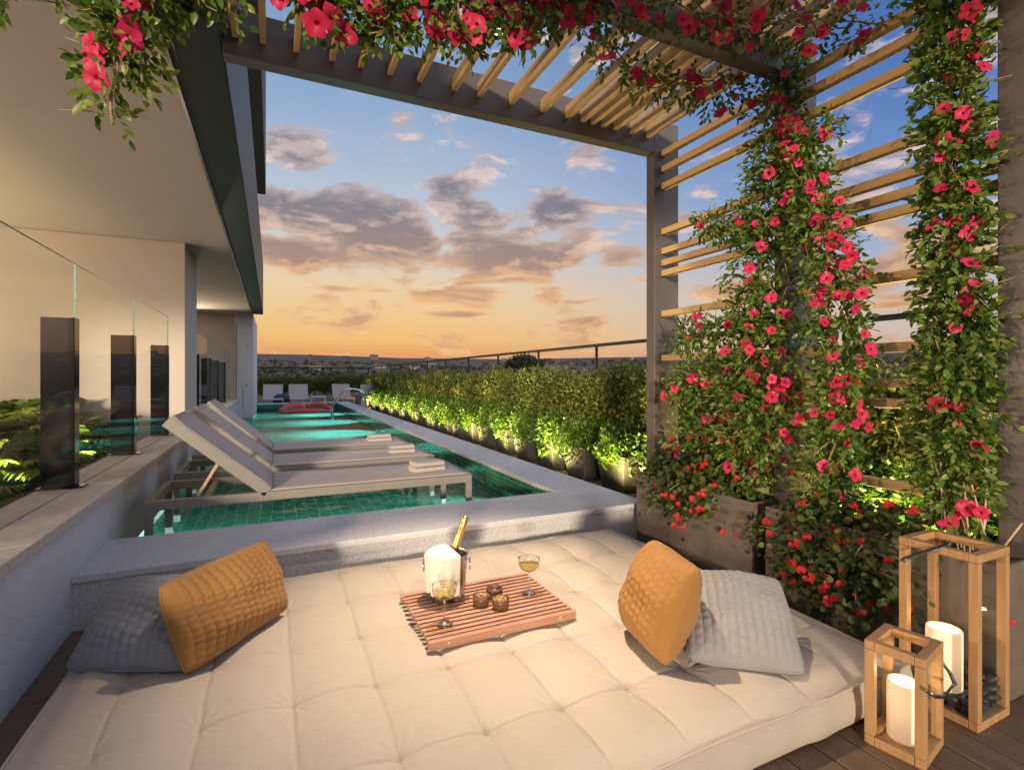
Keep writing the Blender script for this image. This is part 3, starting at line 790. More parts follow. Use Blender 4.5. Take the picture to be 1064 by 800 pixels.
b = MB(); b.lathe([(0, 0), (.2, 0), (.3, .12), (.34, .3), (.3, .48), (.18, .58), (0, .6)], 24, (.35, 23.0, 0)); b.build('pouf_body', POUFM, pf)
sd = thing('side_table', (1.75, 23.1, 0), 'low white side table beyond the far end of the pool', 'table')
b = MB(); b.box(1.45, 2.05, 22.8, 23.4, .42, .46); b.build('tabletop', WHITE, sd)
for xx in (1.48, 2.02):
    for yy in (22.83, 23.37):
        b = MB(); b.box(xx - .02, xx + .02, yy - .02, yy + .02, 0, .419); b.build('leg', WHITE, sd)

# ------------------------------------------------------------------ foliage kit
LT = np.array([(0, 0, 0), (-.27, .32, .05), (0, .34, -.02), (.27, .32, .05), (-.22, .68, .02), (0, .7, -.05), (.22, .68, .02), (0, 1, -.14)], float)
LFACES = [(0, 2, 1), (0, 3, 2), (1, 2, 5, 4), (2, 3, 6, 5), (4, 5, 7), (5, 6, 7)]
RT = np.array([(0, 0, 0), (-.42, .2, .04), (0, .4, -.05), (.42, .2, .04), (-.5, .6, .06), (.5, .6, .06), (-.22, .96, .03), (.22, .96, .03), (0, .86, -.02)], float)
RFACES = [(0, 2, 1), (0, 3, 2), (1, 2, 4), (2, 3, 5), (4, 2, 8, 6), (2, 5, 7, 8)]
def frames(d, up):
    d = d / np.linalg.norm(d, axis=1, keepdims=True)
    x_ = np.cross(d, up); l = np.linalg.norm(x_, axis=1, keepdims=True); l[l < 1e-6] = 1; x_ /= l
    return x_, d, np.cross(x_, d)
def leaf_arrays(P, D, U, S, T=LT, FC=LFACES, rnd=None):
    n = len(P); x_, d, z_ = frames(D, U)
    V = P[:, None, :] + S[:, None, None] * (T[None, :, 0:1] * x_[:, None, :] + T[None, :, 1:2] * d[:, None, :] + T[None, :, 2:3] * z_[:, None, :])
    k = len(T); loops = []; starts = []; tot = []
    base = np.concatenate([np.array(f) for f in FC]); sizes = np.array([len(f) for f in FC])
    L_ = (np.arange(n)[:, None] * k + base[None, :]).ravel(); sz = np.tile(sizes, n)
    r_ = rng.random(n) if rnd is None else rnd
    return V.reshape(-1, 3), L_, sz, np.repeat(r_, k)
def mesh_np(name, parts):
    me = bpy.data.meshes.new(name); off = 0; Vs = []; Ls = []; Ss = []; Rs = []
    for V, L_, sz, r_ in parts: Vs.append(V); Ls.append(L_ + off); Ss.append(sz); Rs.append(r_); off += len(V)
    V = np.concatenate(Vs); L_ = np.concatenate(Ls); S = np.concatenate(Ss); r_ = np.concatenate(Rs)
    me.vertices.add(len(V)); me.vertices.foreach_set('co', V.astype(np.float32).ravel())
    me.loops.add(len(L_)); me.loops.foreach_set('vertex_index', L_.astype(np.int32))
    me.polygons.add(len(S)); st = np.concatenate([[0], np.cumsum(S)[:-1]]); me.polygons.foreach_set('loop_start', st.astype(np.int32))
    me.polygons.foreach_set('loop_total', S.astype(np.int32)); me.polygons.foreach_set('use_smooth', np.ones(len(S), bool))
    at = me.attributes.new('rnd', 'FLOAT', 'POINT'); at.data.foreach_set('value', r_.astype(np.float32))
    me.update(calc_edges=True); return me
def rdir(n, bias=(0, 0, 0)):
    d = rng.normal(size=(n, 3)) + np.array(bias); return d / np.linalg.norm(d, axis=1, keepdims=True)

# mandevilla flower: trumpet throat + five petals
def flower_mesh(name, seed, s=.052, mat=PETAL):
    r_ = random.Random(seed); b = MB()
    n = 10
    b.tube([(0, 0, -1.15), (0, 0, -.75), (0, 0, -.35), (0, 0, -.08), (0, 0, .05)], [.06, .07, .13, .22, .26], n, False)
    for k in range(5):
        a = 2 * math.pi * k / 5 + r_.uniform(-.1, .1); ln = r_.uniform(.9, 1.08); dr = r_.uniform(-.1, .25); P = []
        for i in range(5):
            f = i / 4; w = [.17, .34, .46, .42, .12][i]; rr = .18 + f * .85 * ln; zz = .06 + .16 * math.sin(f * 2.6) - dr * f * f
            row = []
            for j in (-1, 0, 1):
                xx, yy = rr, j * w + .1 * f * f
                row.append((xx * math.cos(a) - yy * math.sin(a), xx * math.sin(a) + yy * math.cos(a), zz + (.05 if j else -.03)))
            P.append(row)
        b.grid(P)
    me = bpy.data.meshes.new(name); me.from_pydata([(x * s, y * s, z * s) for x, y, z in b.v], [], b.f)
    me.polygons.foreach_set('use_smooth', b.sm); me.materials.append(mat)
    at = me.attributes.new('rnd', 'FLOAT', 'POINT'); at.data.foreach_set('value', np.full(len(me.vertices), r_.random(), dtype=np.float32)); return me
FL = [flower_mesh('flower', i) for i in range(6)]

def vine(name, loc, label, cat, segs, nleaf, nflow, face, lsize=(.026, .046), stems=True, group=None, mat=LEAF_V, squash=1.0, tend=0, fl_scale=(.5, .78), density_pow=.6):
    """segs: list of strands; a strand is a list of (x,y,z,r). Leaves fill the strands, flowers sit on the side facing 'face'."""
    root = thing(name, loc, label, cat, group); o0 = np.array(loc, float); fc = np.array(face, float); fc /= np.linalg.norm(fc)
    lens = []
    for st in segs: lens.append([math.dist(st[i][:3], st[i + 1][:3]) * (st[i][3] + st[i + 1][3]) for i in range(len(st) - 1)])
    tot = sum(sum(l) for l in lens); parts = []; surf = []
    def sample(n, outer):
        Ps = []; Ns = []
        for st, ll in zip(segs, lens):
            for i, l in enumerate(ll):
                k = max(1, int(round(n * l / tot))); a = np.array(st[i]); c = np.array(st[i + 1])
                t_ = rng.random(k)[:, None]; q = a[None] * (1 - t_) + c[None] * t_
                d = rdir(k); rad = (rng.random(k) ** (1 / 3 if not outer else .12)) * q[:, 3]
                lump = 1 + .28 * np.sin(q[:, 2] * 17 + q[:, 1] * 13 + d[:, 1] * 2.5) + .18 * np.sin(q[:, 2] * 41 + d[:, 0] * 3)
                off = d * (rad * lump)[:, None]; off[:, 0] *= squash
                Ps.append(q[:, :3] + off); Ns.append(d)
        return np.concatenate(Ps), np.concatenate(Ns)
    # leaves grow in sprigs of ~5 round a node
    P, N = sample(nleaf // 5, False)
    tw = rdir(len(P)) * .5 + N * .9 + np.array([0, 0, -.25]); tw /= np.linalg.norm(tw, axis=1, keepdims=True)
    for k in range(5):
        pp = P + tw * (.018 * k); D = rdir(len(P)) * .8 + N * .55 + tw * .5 + np.array([0, 0, -.15]); U = rdir(len(P), tuple(fc * .9 + np.array([0, 0, .7])))
        parts.append(leaf_arrays(pp - o0, D, U, rng.uniform(lsize[0], lsize[1], len(P))))
    link('foliage', mesh_np('foliage', parts), mat, root)
    if stems:
        b = MB()
        for st in segs:
            m = max(2, int(st[0][3] / .035))
            for q in range(m):
                ph = rng.random() * 6; pts = []
                for i in range(len(st) - 1):
                    a = np.array(st[i]); c = np.array(st[i + 1])
                    for f in np.linspace(0, 1, 6, endpoint=(i == len(st) - 2)):
                        w = a * (1 - f) + c * f; zz = (i + f) * 2.2 + ph
                        pts.append((w[0] + .45 * w[3] * math.sin(zz * 1.7 + q) * squash + fc[0] * .2 * w[3], w[1] + .6 * w[3] * math.cos(zz * 1.3 + q * 2), w[2] + .03 * math.sin(zz * 3)))
                b.tube(pts, .0045, 5)
        P2, N2 = sample(max(12, nleaf // 60), True)
        for p, d in zip(P2, N2):
            e = p + d * .08 + rng.normal(size=3) * .03; b.tube([p - d * .05, (p + e) / 2 + rng.normal(size=3) * .008, e], .0024, 4)
        b.build('stem', VSTEM, root)
    if nflow:
        P, N = sample(nflow * 6, True)
        sc = N @ fc + rng.random(len(P)) * .5; idx = np.argsort(-sc)[:nflow * 3]; idx = rng.permutation(idx)[:nflow]
        for i in idx:
            o = bpy.data.objects.new('flower', FL[rng.integers(6)]); col.objects.link(o); o.parent = root
            d = N[i] * .5 + fc * .9 + rng.normal(size=3) * .38; o.location = tuple(P[i] + fc * .035 - o0)
            o.rotation_euler = Vector(d).to_track_quat('Z', 'Y').to_euler(); o.rotation_euler.rotate_axis('Z', rng.random() * 6)
            s = rng.uniform(*fl_scale); o.scale = (s, s, s)
    return root
FACE = (-.75, -.75, .1)
vine('flowering_vine', (2.76, 2.3, .5), 'broad red-flowered vine climbing the middle pergola post', 'vine',
     [[(2.78, 2.1, 3.2, .1), (2.76, 2.15, 2.94, .13), (2.76, 2.17, 2.6, .16), (2.76, 2.2, 2.25, .2), (2.76, 2.22, 1.84, .22), (2.77, 2.25, 1.43, .27), (2.78, 2.28, 1.0, .29), (2.78, 2.36, .7, .25)],
      [(2.74, 2.24, 1.63, .09), (2.74, 2.55, 1.62, .12), (2.75, 2.95, 1.6, .08)], [(2.74, 2.24, 2.2, .08), (2.74, 2.48, 2.33, .1), (2.75, 2.78, 2.36, .05)],
      [(2.76, 2.3, 1.3, .16), (2.76, 2.7, 1.28, .15), (2.76, 3.05, 1.2, .12)], [(2.76, 2.5, .95, .16), (2.76, 2.9, .85, .15)]],
     12000, 95, FACE, squash=.6)
vine('flowering_vine', (2.72, 1.8, .45), 'narrow vine thick with red flowers beside the broad vine on the middle post', 'vine',
     [[(2.74, 2.06, 2.75, .08), (2.72, 1.98, 2.55, .1), (2.72, 1.88, 2.24, .12), (2.72, 1.79, 1.93, .13), (2.72, 1.74, 1.61, .135), (2.72, 1.71, 1.31, .12), (2.72, 1.77, 1.0, .12), (2.72, 1.83, .62, .12)],
      [(2.74, 2.05, 2.5, .05), (2.74, 1.87, 2.61, .07), (2.74, 1.76, 2.67, .035)]],
     4800, 84, FACE, squash=.6, fl_scale=(.46, .72))
vine('flowering_vine', (2.74, 1.2, .4), 'dense leafy vine climbing the near pergola post behind the tall lantern', 'vine',
     [[(2.74, 1.25, 3.3, .1), (2.74, 1.25, 2.9, .1), (2.74, 1.25, 2.4, .11), (2.74, 1.23, 2.1, .11), (2.74, 1.25, 1.81, .105), (2.74, 1.23, 1.51, .115), (2.74, 1.25, 1.22, .12), (2.74, 1.25, .97, .115), (2.74, 1.23, .7, .1)]],
     8000, 44, FACE, squash=.6, lsize=(.028, .05))
b_canes = MB()
for i in range(12):
    y = 1.1 + random.random() * .2; z0 = .45 + random.random() * .15; b_canes.tube([(2.72, y, z0), (2.68 + random.random() * .06, y + random.uniform(-.12, .12), z0 + random.uniform(.2, .45))], .004, 5)
cn = b_canes.build('dry_canes', CANE); tag(cn, 'bare dry canes at the foot of the vine on the near post', 'canes', None, 'stuff')
vine('trailing_vine', (.9, 2.15, 3.1), 'red-flowered vine trailing along the middle beam overhead', 'vine',
     [[(-.02, 2.13, 2.84, .07), (.28, 2.12, 2.82, .12), (.6, 2.12, 2.88, .12), (.87, 2.12, 2.95, .125), (1.17, 2.12, 3.06, .12), (1.6, 2.1, 3.2, .1)],
      [(.12, 2.12, 2.95, .1), (.2, 2.1, 2.66, .05)], [(.42, 2.12, 2.9, .1), (.44, 2.1, 2.66, .05)], [(.75, 2.1, 2.9, .1), (.74, 2.08, 2.73, .05)], [(1.05, 2.1, 3.0, .1), (1.02, 2.08, 2.8, .05)]],
     4300, 74, (-.3, -.9, -.35), lsize=(.028, .046), fl_scale=(.65, .98))
vine('trailing_vine', (-.3, 2.15, 3.1), 'flowering vine spray hanging in front of the beige soffit', 'vine',
     [[(-.2, 2.13, 3.08, .05), (-.24, 2.13, 2.9, .06), (-.27, 2.13, 2.68, .075), (-.44, 2.13, 2.58, .075), (-.48, 2.13, 2.42, .06), (-.49, 2.13, 2.3, .045), (-.48, 2.13, 2.17, .02)],
      [(-.22, 2.13, 2.86, .06), (-.42, 2.13, 2.76, .07), (-.58, 2.13, 2.66, .06), (-.74, 2.13, 2.56, .05), (-.84, 2.13, 2.48, .03)], [(-.27, 2.13, 2.8, .06), (-.38, 2.13, 2.62, .07), (-.42, 2.13, 2.46, .055), (-.41, 2.13, 2.32, .025)], [(-.12, 2.13, 2.95, .05), (-.17, 2.13, 2.72, .06), (-.14, 2.13, 2.6, .02)]],
     2100, 34, (-.1, -.9, -.35), lsize=(.03, .05), fl_scale=(.58, .82))
vine('trailing_vine', (2.1, 2.1, 3.2), 'flowering vine lying over the roof slats beside the middle post', 'vine',
     [[(1.6, 2.08, 3.14, .08), (1.95, 1.97, 3.14, .1), (2.3, 1.91, 3.14, .115), (2.6, 1.8, 3.14, .11), (2.82, 1.58, 3.12, .08)],
      [(1.5, 2.3, 3.16, .06), (1.8, 2.36, 3.02, .07), (2.07, 2.36, 3.03, .09), (2.4, 2.36, 3.06, .09), (2.74, 2.3, 3.1, .11)]],
     1900, 46, (-.4, -.8, -.45), lsize=(.026, .044))

# red flowering bushes spilling over the planters
def bush(loc, label, c, rad, nleaf, nfl):
    root = thing('flowering_bush', loc, label, 'flowering bush', 'red flowering bushes spilling over the planters'); o0 = np.array(loc, float)
    c = np.array(c); rad = np.array(rad)
    d = rdir(nleaf); rr = (rng.random(nleaf) ** .3) * (1 + .2 * np.sin(d[:, 1] * 9 + d[:, 2] * 7) + .12 * np.sin(d[:, 0] * 17 + d[:, 1] * 15)); P = c + d * rad * rr[:, None]
    P[:, 2] -= .22 * np.clip((c[0] - P[:, 0]) / rad[0], 0, 1) * rng.random(nleaf)
    U = d * .8 + np.array([0, 0, .8]) + rng.normal(size=(nleaf, 3)) * .35; D = rdir(nleaf) + d * .5
    link('foliage', mesh_np('foliage', [leaf_arrays(P - o0, D, U, rng.uniform(.022, .042, nleaf), RT, RFACES)]), LEAF_G, root)
    b = MB()
    for i in range(60):
        k = rng.integers(nleaf); m = (P[k] + c) / 2 + rng.normal(size=3) * .02; b.tube([c + rng.normal(size=3) * .04 - np.array([0, 0, .15]), m, P[k]], .003, 4)
    b.build('stem', VSTEM, root)
    k = 0
    me = [flower_cluster(i) for i in range(3)]
    cand = np.where((d @ np.array((-.7, -.6, .3))) > .05)[0]
    for i in rng.permutation(cand)[:nfl]:
        o = bpy.data.objects.new('flower', me[k % 3]); k += 1; col.objects.link(o); o.parent = root
        o.location = tuple(P[i] + d[i] * .03 - o0); o.rotation_euler = Vector(d[i] * .6 + np.array((-.5, -.5, .5))).to_track_quat('Z', 'Y').to_euler(); s = rng.uniform(.75, 1.25); o.scale = (s, s, s)
def flower_cluster(i):
    r_ = random.Random(i + 50); b = MB()
    for q in range(5):
        cx, cy, cz = r_.uniform(-.014, .014), r_.uniform(-.014, .014), r_.uniform(-.004, .008)
        for k in range(5):
            a = 2 * math.pi * k / 5 + r_.random(); w = .0052; l = .0125
            p = lambda x, y, z: (cx + x * math.cos(a) - y * math.sin(a), cy + x * math.sin(a) + y * math.cos(a), cz + z)
            b.add([p(0, 0, 0), p(l * .5, -w, .002), p(l, -w * .7, .004), p(l, w * .7, .004), p(l * .5, w, .002)], [(0, 1, 2, 3, 4)], True)
    me = bpy.data.meshes.new('flower'); me.from_pydata(b.v, [], b.f); me.materials.append(REDP)
    at = me.attributes.new('rnd', 'FLOAT', 'POINT'); at.data.foreach_set('value', np.array([r_.random() for _ in me.vertices], dtype=np.float32)); return me
bush((2.74, 2.75, .5), 'red-flowered bush overflowing the planter beside the far pergola post', (2.72, 2.74, .6), (.26, .50, .25), 4200, 80)
bush((2.72, 1.7, .5), 'red-flowered bush overflowing the planter behind the lanterns', (2.68, 1.66, .42), (.24, .52, .27), 4600, 90)

def planter(y0, y1, label, x0=2.585, x1=2.86, h=.55):
    g = thing('planter', (2.7, (y0 + y1) / 2, 0), label, 'planter', 'tall box planters along the pergola')
    b = MB(); t_ = .018
    b.box(x0, x0 + t_, y0, y1, 0.004, h); b.box(x1 - t_, x1, y0, y1, .004, h)
    b.box(x0 + t_ + .001, x1 - t_ - .001, y0, y0 + t_, .004, h - .002); b.box(x0 + t_ + .001, x1 - t_ - .001, y1 - t_, y1, .004, h - .002)
    b.build('planter_box', DARKP, g, .003)
    b = MB(); b.box(x0 + t_ + .002, x1 - t_ - .002, y0 + t_ + .002, y1 - t_ - .002, .3, h - .05); b.build('soil', SOIL, g)
planter(2.17, 3.24, 'taupe box planter between the far and middle pergola posts')
planter(1.02, 2.08, 'taupe box planter behind the two lanterns')

# ------------------------------------------------------------------ hedge, shrubs, pots along the pool
def blob_mesh(seed, n, c, rad, ls, T=LT, FC=LFACES, flat=0):
    r_ = np.random.default_rng(seed); d = r_.normal(size=(n, 3)); d /= np.linalg.norm(d, axis=1, keepdims=True)
    rr = r_.random(n) ** .38 * (1 + .22 * np.sin(d[:, 0] * 6 + seed) * np.sin(d[:, 2] * 7 + seed * 2) + .14 * np.sin(d[:, 1] * 13 + d[:, 2] * 11 + seed))
    P = np.array(c) + d * np.array(rad) * rr[:, None]
    D = d * .8 + r_.normal(size=(n, 3)) * .7 + np.array([0, 0, .2]); U = r_.normal(size=(n, 3)) * .6 + np.array([0, 0, 1]) + d * .4
    return mesh_np('foliage', [leaf_arrays(P, D, U, r_.uniform(ls[0], ls[1], n), T, FC)]), P
HED = []
for s_ in range(3):
    root = thing('hedge_tree', (0, 0, 0), 'x', 'hedge tree', 'small hedge trees along the pool terrace')
    me, P = blob_mesh(s_ + 3, 6500, (0, 0, .99), (.36, .52, .42), (.04, .066)); link('crown', me, LEAF_H, root)
    b = MB()
    for k in range(3):
        a = k * 2.1 + s_; q = Vector((.1 * math.cos(a), .16 * math.sin(a), 0))
        b.tube([q * .6 + Vector((0, 0, .2)), q + Vector((.02, 0, .5)), q * 1.5 + Vector((0, .03, .8)), q * 2.2 + Vector((0, 0, 1.2))], [.02, .017, .013, .005], 7)
        for j in range(5):
            e = Vector(P[rng.integers(len(P))]); b.tube([q * 1.3 + Vector((0, 0, .6 + j * .08)), (q + e) / 2 + Vector((0, 0, .35)), e], [.008, .006, .003], 5)
    b.build('trunk', STEM, root); HED.append(root)
SHR = []
for s_ in range(3):
    root = thing('low_shrub', (0, 0, 0), 'x', 'shrub', 'low bright shrubs in pots by the pool')
    me, P = blob_mesh(s_ + 13, 3000, (0, 0, .08), (.28, .42, .30), (.035, .065)); link('foliage', me, LEAF_L, root)
    b = MB()
    for j in range(14):
        e = Vector(P[rng.integers(len(P))]); b.tube([Vector((0, 0, -.08)), e * .5 + Vector((0, 0, .05)), e], [.008, .006, .003], 5)
    b.build('stem', STEM, root); SHR.append(root)
pot0 = thing('shrub_pot', (0, 0, 0), 'x', 'pot', 'tapered grey pots along the pool')
def sqring(w, d, z): return [(-w, -d, z), (w, -d, z), (w, d, z), (-w, d, z)]
b = MB(); rr = [sqring(.15, .2, .004), sqring(.2, .27, .42), sqring(.18, .25, .42), sqring(.18, .25, .36)]
b.add([p for r_ in rr for p in r_], [(i * 4 + k, i * 4 + (k + 1) % 4, (i + 1) * 4 + (k + 1) % 4, (i + 1) * 4 + k) for i in range(3) for k in range(4)] + [(12, 13, 14, 15)])
b.build('pot_body', POTM, pot0, .01)
uses = {}
def put(proto, loc, rz, sc, label):
    k = proto.name
    o = proto if k not in uses else copy_tree(proto); uses[k] = 1
    o.location = loc; o.rotation_euler.z = rz; o.scale = sc; o['label'] = label; return o
ys_h = [.8, 1.5, 2.2, 2.95] + [3.75 + .8 * i for i in range(26)]
for i, y in enumerate(ys_h):
    if i < 4: lb = 'small hedge tree %s behind the slatted side of the pergola' % ['nearest the lanterns', 'second from the lanterns', 'third from the lanterns', 'fourth from the lanterns'][i]
    else: lb = 'small clipped hedge tree, %s along the pool counting from the pergola' % ORD[i - 4]
    s_ = .94 + .1 * rng.random(); put(HED[i % 3], (4.06 + rng.uniform(-.05, .05), y, 0), rng.choice([0, math.pi]) + rng.uniform(-.2, .2), (1, 1, s_), lb)
for i in range(10):
    put(HED[i % 3], (-1.2 + i * .85 - .0, 25.0, 0), math.pi / 2, (1, 1, .92 + .1 * rng.random()), 'hedge tree across the far end of the terrace, %s from the white end wall' % ORD[i])
ys_p = [.9, 1.65, 2.4, 3.15] + [4.05 + .78 * i for i in range(22)]
for i, y in enumerate(ys_p):
    if i < 4: nm = ['nearest the lanterns', 'second from the lanterns', 'third from the lanterns', 'fourth from the lanterns'][i] + ', seen through the pergola slats'
    else: nm = '%s along the pool counting from the pergola' % ORD[i - 4]
    put(pot0, (3.66, y, 0), 0, (1, 1, 1), 'tapered grey pot, ' + nm)
    put(SHR[i % 3], (3.66, y, .42), rng.random() * 6, (1, 1, rng.uniform(.85, 1.15)), 'low bright shrub in a pot, ' + nm)
tb = thing('planter_wall', (4.1, 12, 0), 'low beige trough wall holding the hedge along the terrace edge', 'wall')
b = MB(); b.box(3.86, 3.9, .2, 25, 0, .46); b.build('trough_front', PAVE, tb)
b = MB(); b.box(3.905, 4.35, .2, 25, .1, .4); b.build('soil', SOIL, tb)
b = MB(); b.box(4.352, 4.46, .2, 25.4, -.2, .62); b.build('trough_back', WHITE, tb)
tb2 = thing('planter_wall', (1, 25, 0), 'low beige trough wall holding the hedge across the far end', 'wall')
b = MB(); b.box(-2, 3.85, 24.66, 24.7, 0, .46); b.build('trough_front', PAVE, tb2)
b = MB(); b.box(-2, 3.85, 24.71, 25.3, .1, .4); b.build('soil', SOIL, tb2)
# railing
rl = thing('railing', (4.42, 10, 0), 'slim dark metal railing behind the hedge along the terrace edge', 'railing')
b = MB(); b.box(4.38, 4.46, .3, 25.5, 1.745, 1.785); b.build('top_rail', RAILM, rl)
for i in range(14):
    y = .9 + i * 1.86
    b = MB(); b.box(4.405, 4.435, y - .016, y + .016, .621, 1.744); b.build('rail_post', RAILM, rl)
rl2 = thing('railing', (1, 25.5, 0), 'dark metal railing across the far end of the terrace', 'railing')
b = MB(); b.box(-3, 4.37, 25.42, 25.5, 1.66, 1.72); b.build('top_rail', RAILM, rl2)
for i in range(5):
    x = -2.6 + i * 1.7
    b = MB(); b.box(x - .03, x + .03, 25.43, 25.49, 0, 1.659); b.build('rail_post', RAILM, rl2)

# ------------------------------------------------------------------ ferns behind the glass
FP = []
for s_ in range(3):
    r_ = np.random.default_rng(40 + s_)
    root = thing('fern', (0, 0, 0), 'x', 'fern', 'lush ferns behind the glass balustrade'); parts = []; b = MB()
    for fnd in range(30):
        a = r_.random() * 6.28; ln = r_.uniform(.42, .68); el = r_.uniform(.55, 1.4); pts = []
        for i in range(15):
            f = i / 14; rr = ln * (f * math.cos(el) + .25 * f * f); zz = ln * (f * math.sin(el) - .38 * f * f * (1.3 - .4 * math.sin(el)))
            pts.append(np.array((rr * math.cos(a), rr * math.sin(a), zz)))
        pts = np.array(pts); b.tube([tuple(p) for p in pts], .004, 4)
        tng = np.gradient(pts, axis=0); tng /= np.linalg.norm(tng, axis=1, keepdims=True)
        side = np.cross(tng, np.array([0, 0, 1.])); side /= np.linalg.norm(side, axis=1, keepdims=True) + 1e-6; up = np.cross(side, tng)
        idx = np.arange(4, 15); sh = np.sin(np.linspace(.5, 2.9, len(idx))) ** .8
        rv = np.full(len(idx), r_.random())
        for sg in (-1, 1):
            for o_ in (0, .5):
                pp = pts[idx] + tng[idx] * o_ * .03
                D = side[idx] * sg + tng[idx] * .55 - up[idx] * .12 + r_.normal(size=(len(idx), 3)) * .08
                parts.append(leaf_arrays(pp, D, up[idx] + r_.normal(size=(len(idx), 3)) * .15, (.06 + .12 * sh), LT * np.array([.42, 1, 1]), LFACES, np.clip(rv + r_.normal(size=len(idx)) * .1, 0, 1)))
    link('fronds', mesh_np('fronds', parts), LEAF_F, root); b.build('stalks', VSTEM, root); FP.append(root)
spots = []
for row, x in enumerate((-1.98, -2.5, -3.1, -3.8)):
    for j in range(8): spots.append((x + rng.uniform(-.12, .12), 2.3 + j * .78 + (row % 2) * .4, row, j))
rown = ['next to the glass', 'in the second row from the glass', 'in the third row from the glass', 'in the back row near the stucco']
for i, (x, y, row, j) in enumerate(spots):
    put(FP[i % 3], (x, y, .42 + .1 * (row > 0)), rng.random() * 6, (.92 + .12 * row, .92 + .12 * row, 1.08 + .17 * row + rng.uniform(-.08, .1)), 'green fern %s, %s counting towards the stucco pier' % (rown[row], ORD[j]))

# ------------------------------------------------------------------ far city
CB = [plain('city_wall_%d' % i, c, .8, var=.1, nscale=.3, bump=0) for i, c in enumerate(((.1, .075, .065), (.15, .11, .095), (.065, .05, .048), (.23, .18, .155)))]
CW = plain('city_window', (.04, .04, .05), .3, bump=0)
for i in range(110):
    a = R(rng.uniform(-3, 72)); r_ = rng.uniform(280, 2000); x, y = r_ * math.sin(a), r_ * math.cos(a); z = ridge_h(x, y)
    w, d, h = rng.uniform(9, 24), rng.uniform(9, 20), rng.choice([4, 5, 6, 8, 10, 12], p=[.25, .25, .2, .15, .1, .05]) * (1 if r_ > 700 else .8)
    g = thing('distant_building', (x, y, z), 'small hazy city building far off below the horizon', 'building', 'distant city buildings')
    b = MB(); b.box(x - w / 2, x + w / 2, y - d / 2, y + d / 2, z - 6, z + h); b.build('walls', CB[i % 4], g)
    b = MB()
    for k in range(int(h // 4)):
        b.box(x - w / 2 + 1, x + w / 2 - 1, y - d / 2 - .15, y - d / 2 - .05, z + 1.5 + k * 4, z + 3.2 + k * 4)
    b.build('windows', CW, g)
ft = thing('dark_tree', (0, 0, 0), 'dark round treetop rising beyond the railing', 'tree')
aa = A + math.atan((545 - 532) / F); D_ = 70; tx, ty = D_ * math.sin(aa), D_ * math.cos(aa); tz = ridge_h(tx, ty)
me, P = blob_mesh(77, 2600, (0, 0, 2.5 - tz), (2.6, 2.6, 1.4), (.4, .7)); link('crown', me, LEAF_T, ft)
b = MB(); b.tube([(0, 0, 0), (.2, 0, 10), (0, .2, 1.5 - tz)], [.5, .35, .15], 8)
for j in range(10):
    e = Vector(P[rng.integers(len(P))]); b.tube([(0, .1, -tz - .5), e * .5 + Vector((0, 0, -tz * .5)), e], [.12, .08, .03], 5)
b.build('trunk', STEM, ft); ft.location = (tx, ty, tz)
# woods on the far slope
Pw = []
for i in range(1900):
    a = R(rng.uniform(-6, 78)); r_ = 150 + 1300 * rng.random() ** 1.2; x, y = r_ * math.sin(a), r_ * math.cos(a); Pw.append((x, y, ridge_h(x, y)))
Pw = np.array(Pw); parts = []
for k in range(9):
    q = Pw + rng.normal(size=Pw.shape) * np.array([3.5, 3.5, 1.2]) + np.array([0, 0, 2.5]); parts.append(leaf_arrays(q, rdir(len(q)), rdir(len(q), (0, -.5, 1)), rng.uniform(3, 6, len(q)), RT, RFACES))
wd = link('far_woods', mesh_np('far_woods', parts), LEAF_T); tag(wd, 'dark tree cover between the distant city buildings', 'woods', None, 'stuff')

# ------------------------------------------------------------------ lights
def lamp(kind, loc, energy, colr, **kw):
    l = bpy.data.lights.new(kind.lower() + '_lamp', kind); l.energy = energy; l.color = colr
    for k, v_ in kw.items(): setattr(l, k, v_)
    o = bpy.data.objects.new(kind.lower() + '_lamp', l); col.objects.link(o); o.location = loc; return o
def aim(o, target): o.rotation_euler = (Vector(target) - o.location).to_track_quat('-Z', 'Y').to_euler()
sun_dir = Vector((-.42, -.88, .125)).normalized()
s = lamp('SUN', (0, 0, 20), 3.7, (1, .8, .58), angle=R(5)); s.rotation_euler = sun_dir.to_track_quat('Z', 'Y').to_euler()
WARM = (1, .77, .54)
s = lamp('SPOT', (1.11, 2.55, 3.1), 640, WARM, spot_size=R(62), spot_blend=1.0, shadow_soft_size=.035); aim(s, (.95, 2.2, .2))
for y in lamp_y:
    z = -.04 if y < YS else -.35
    s = lamp('SPOT', (XR - .03, y, z), 680 if y > YS else 170, (.85, 1, .96), spot_size=R(105), spot_blend=.7, shadow_soft_size=.05); s.rotation_euler = (0, R(46 if y > YS else 76), 0)
def garden_light(i, loc, pt, nm, energy, cone):
    g = thing('garden_light', loc, nm, 'garden light', 'small garden lights under the hedge'); x, y, z = loc
    b = MB(); b.tube([(x, y, z), (x, y, z + .05)], .006, 8); b.build('stake', RAILM, g)
    b = MB(); b.tube([(x, y, z + .05), (x + .008, y, z + .1)], .02, 14); b.build('lamp_head', RAILM, g)
    s = lamp('SPOT', (x + .01, y, z + .115), energy, (1, .8, .3), spot_size=R(cone), spot_blend=1, shadow_soft_size=.02); aim(s, pt)
for x in near_x:
    s = lamp('SPOT', (x, YN + .03, -.02), 105, (.85, 1, .96), spot_size=R(150), spot_blend=1, shadow_soft_size=.04); aim(s, (x, YN + 2, -.16))  # beams of the added near-wall lamps
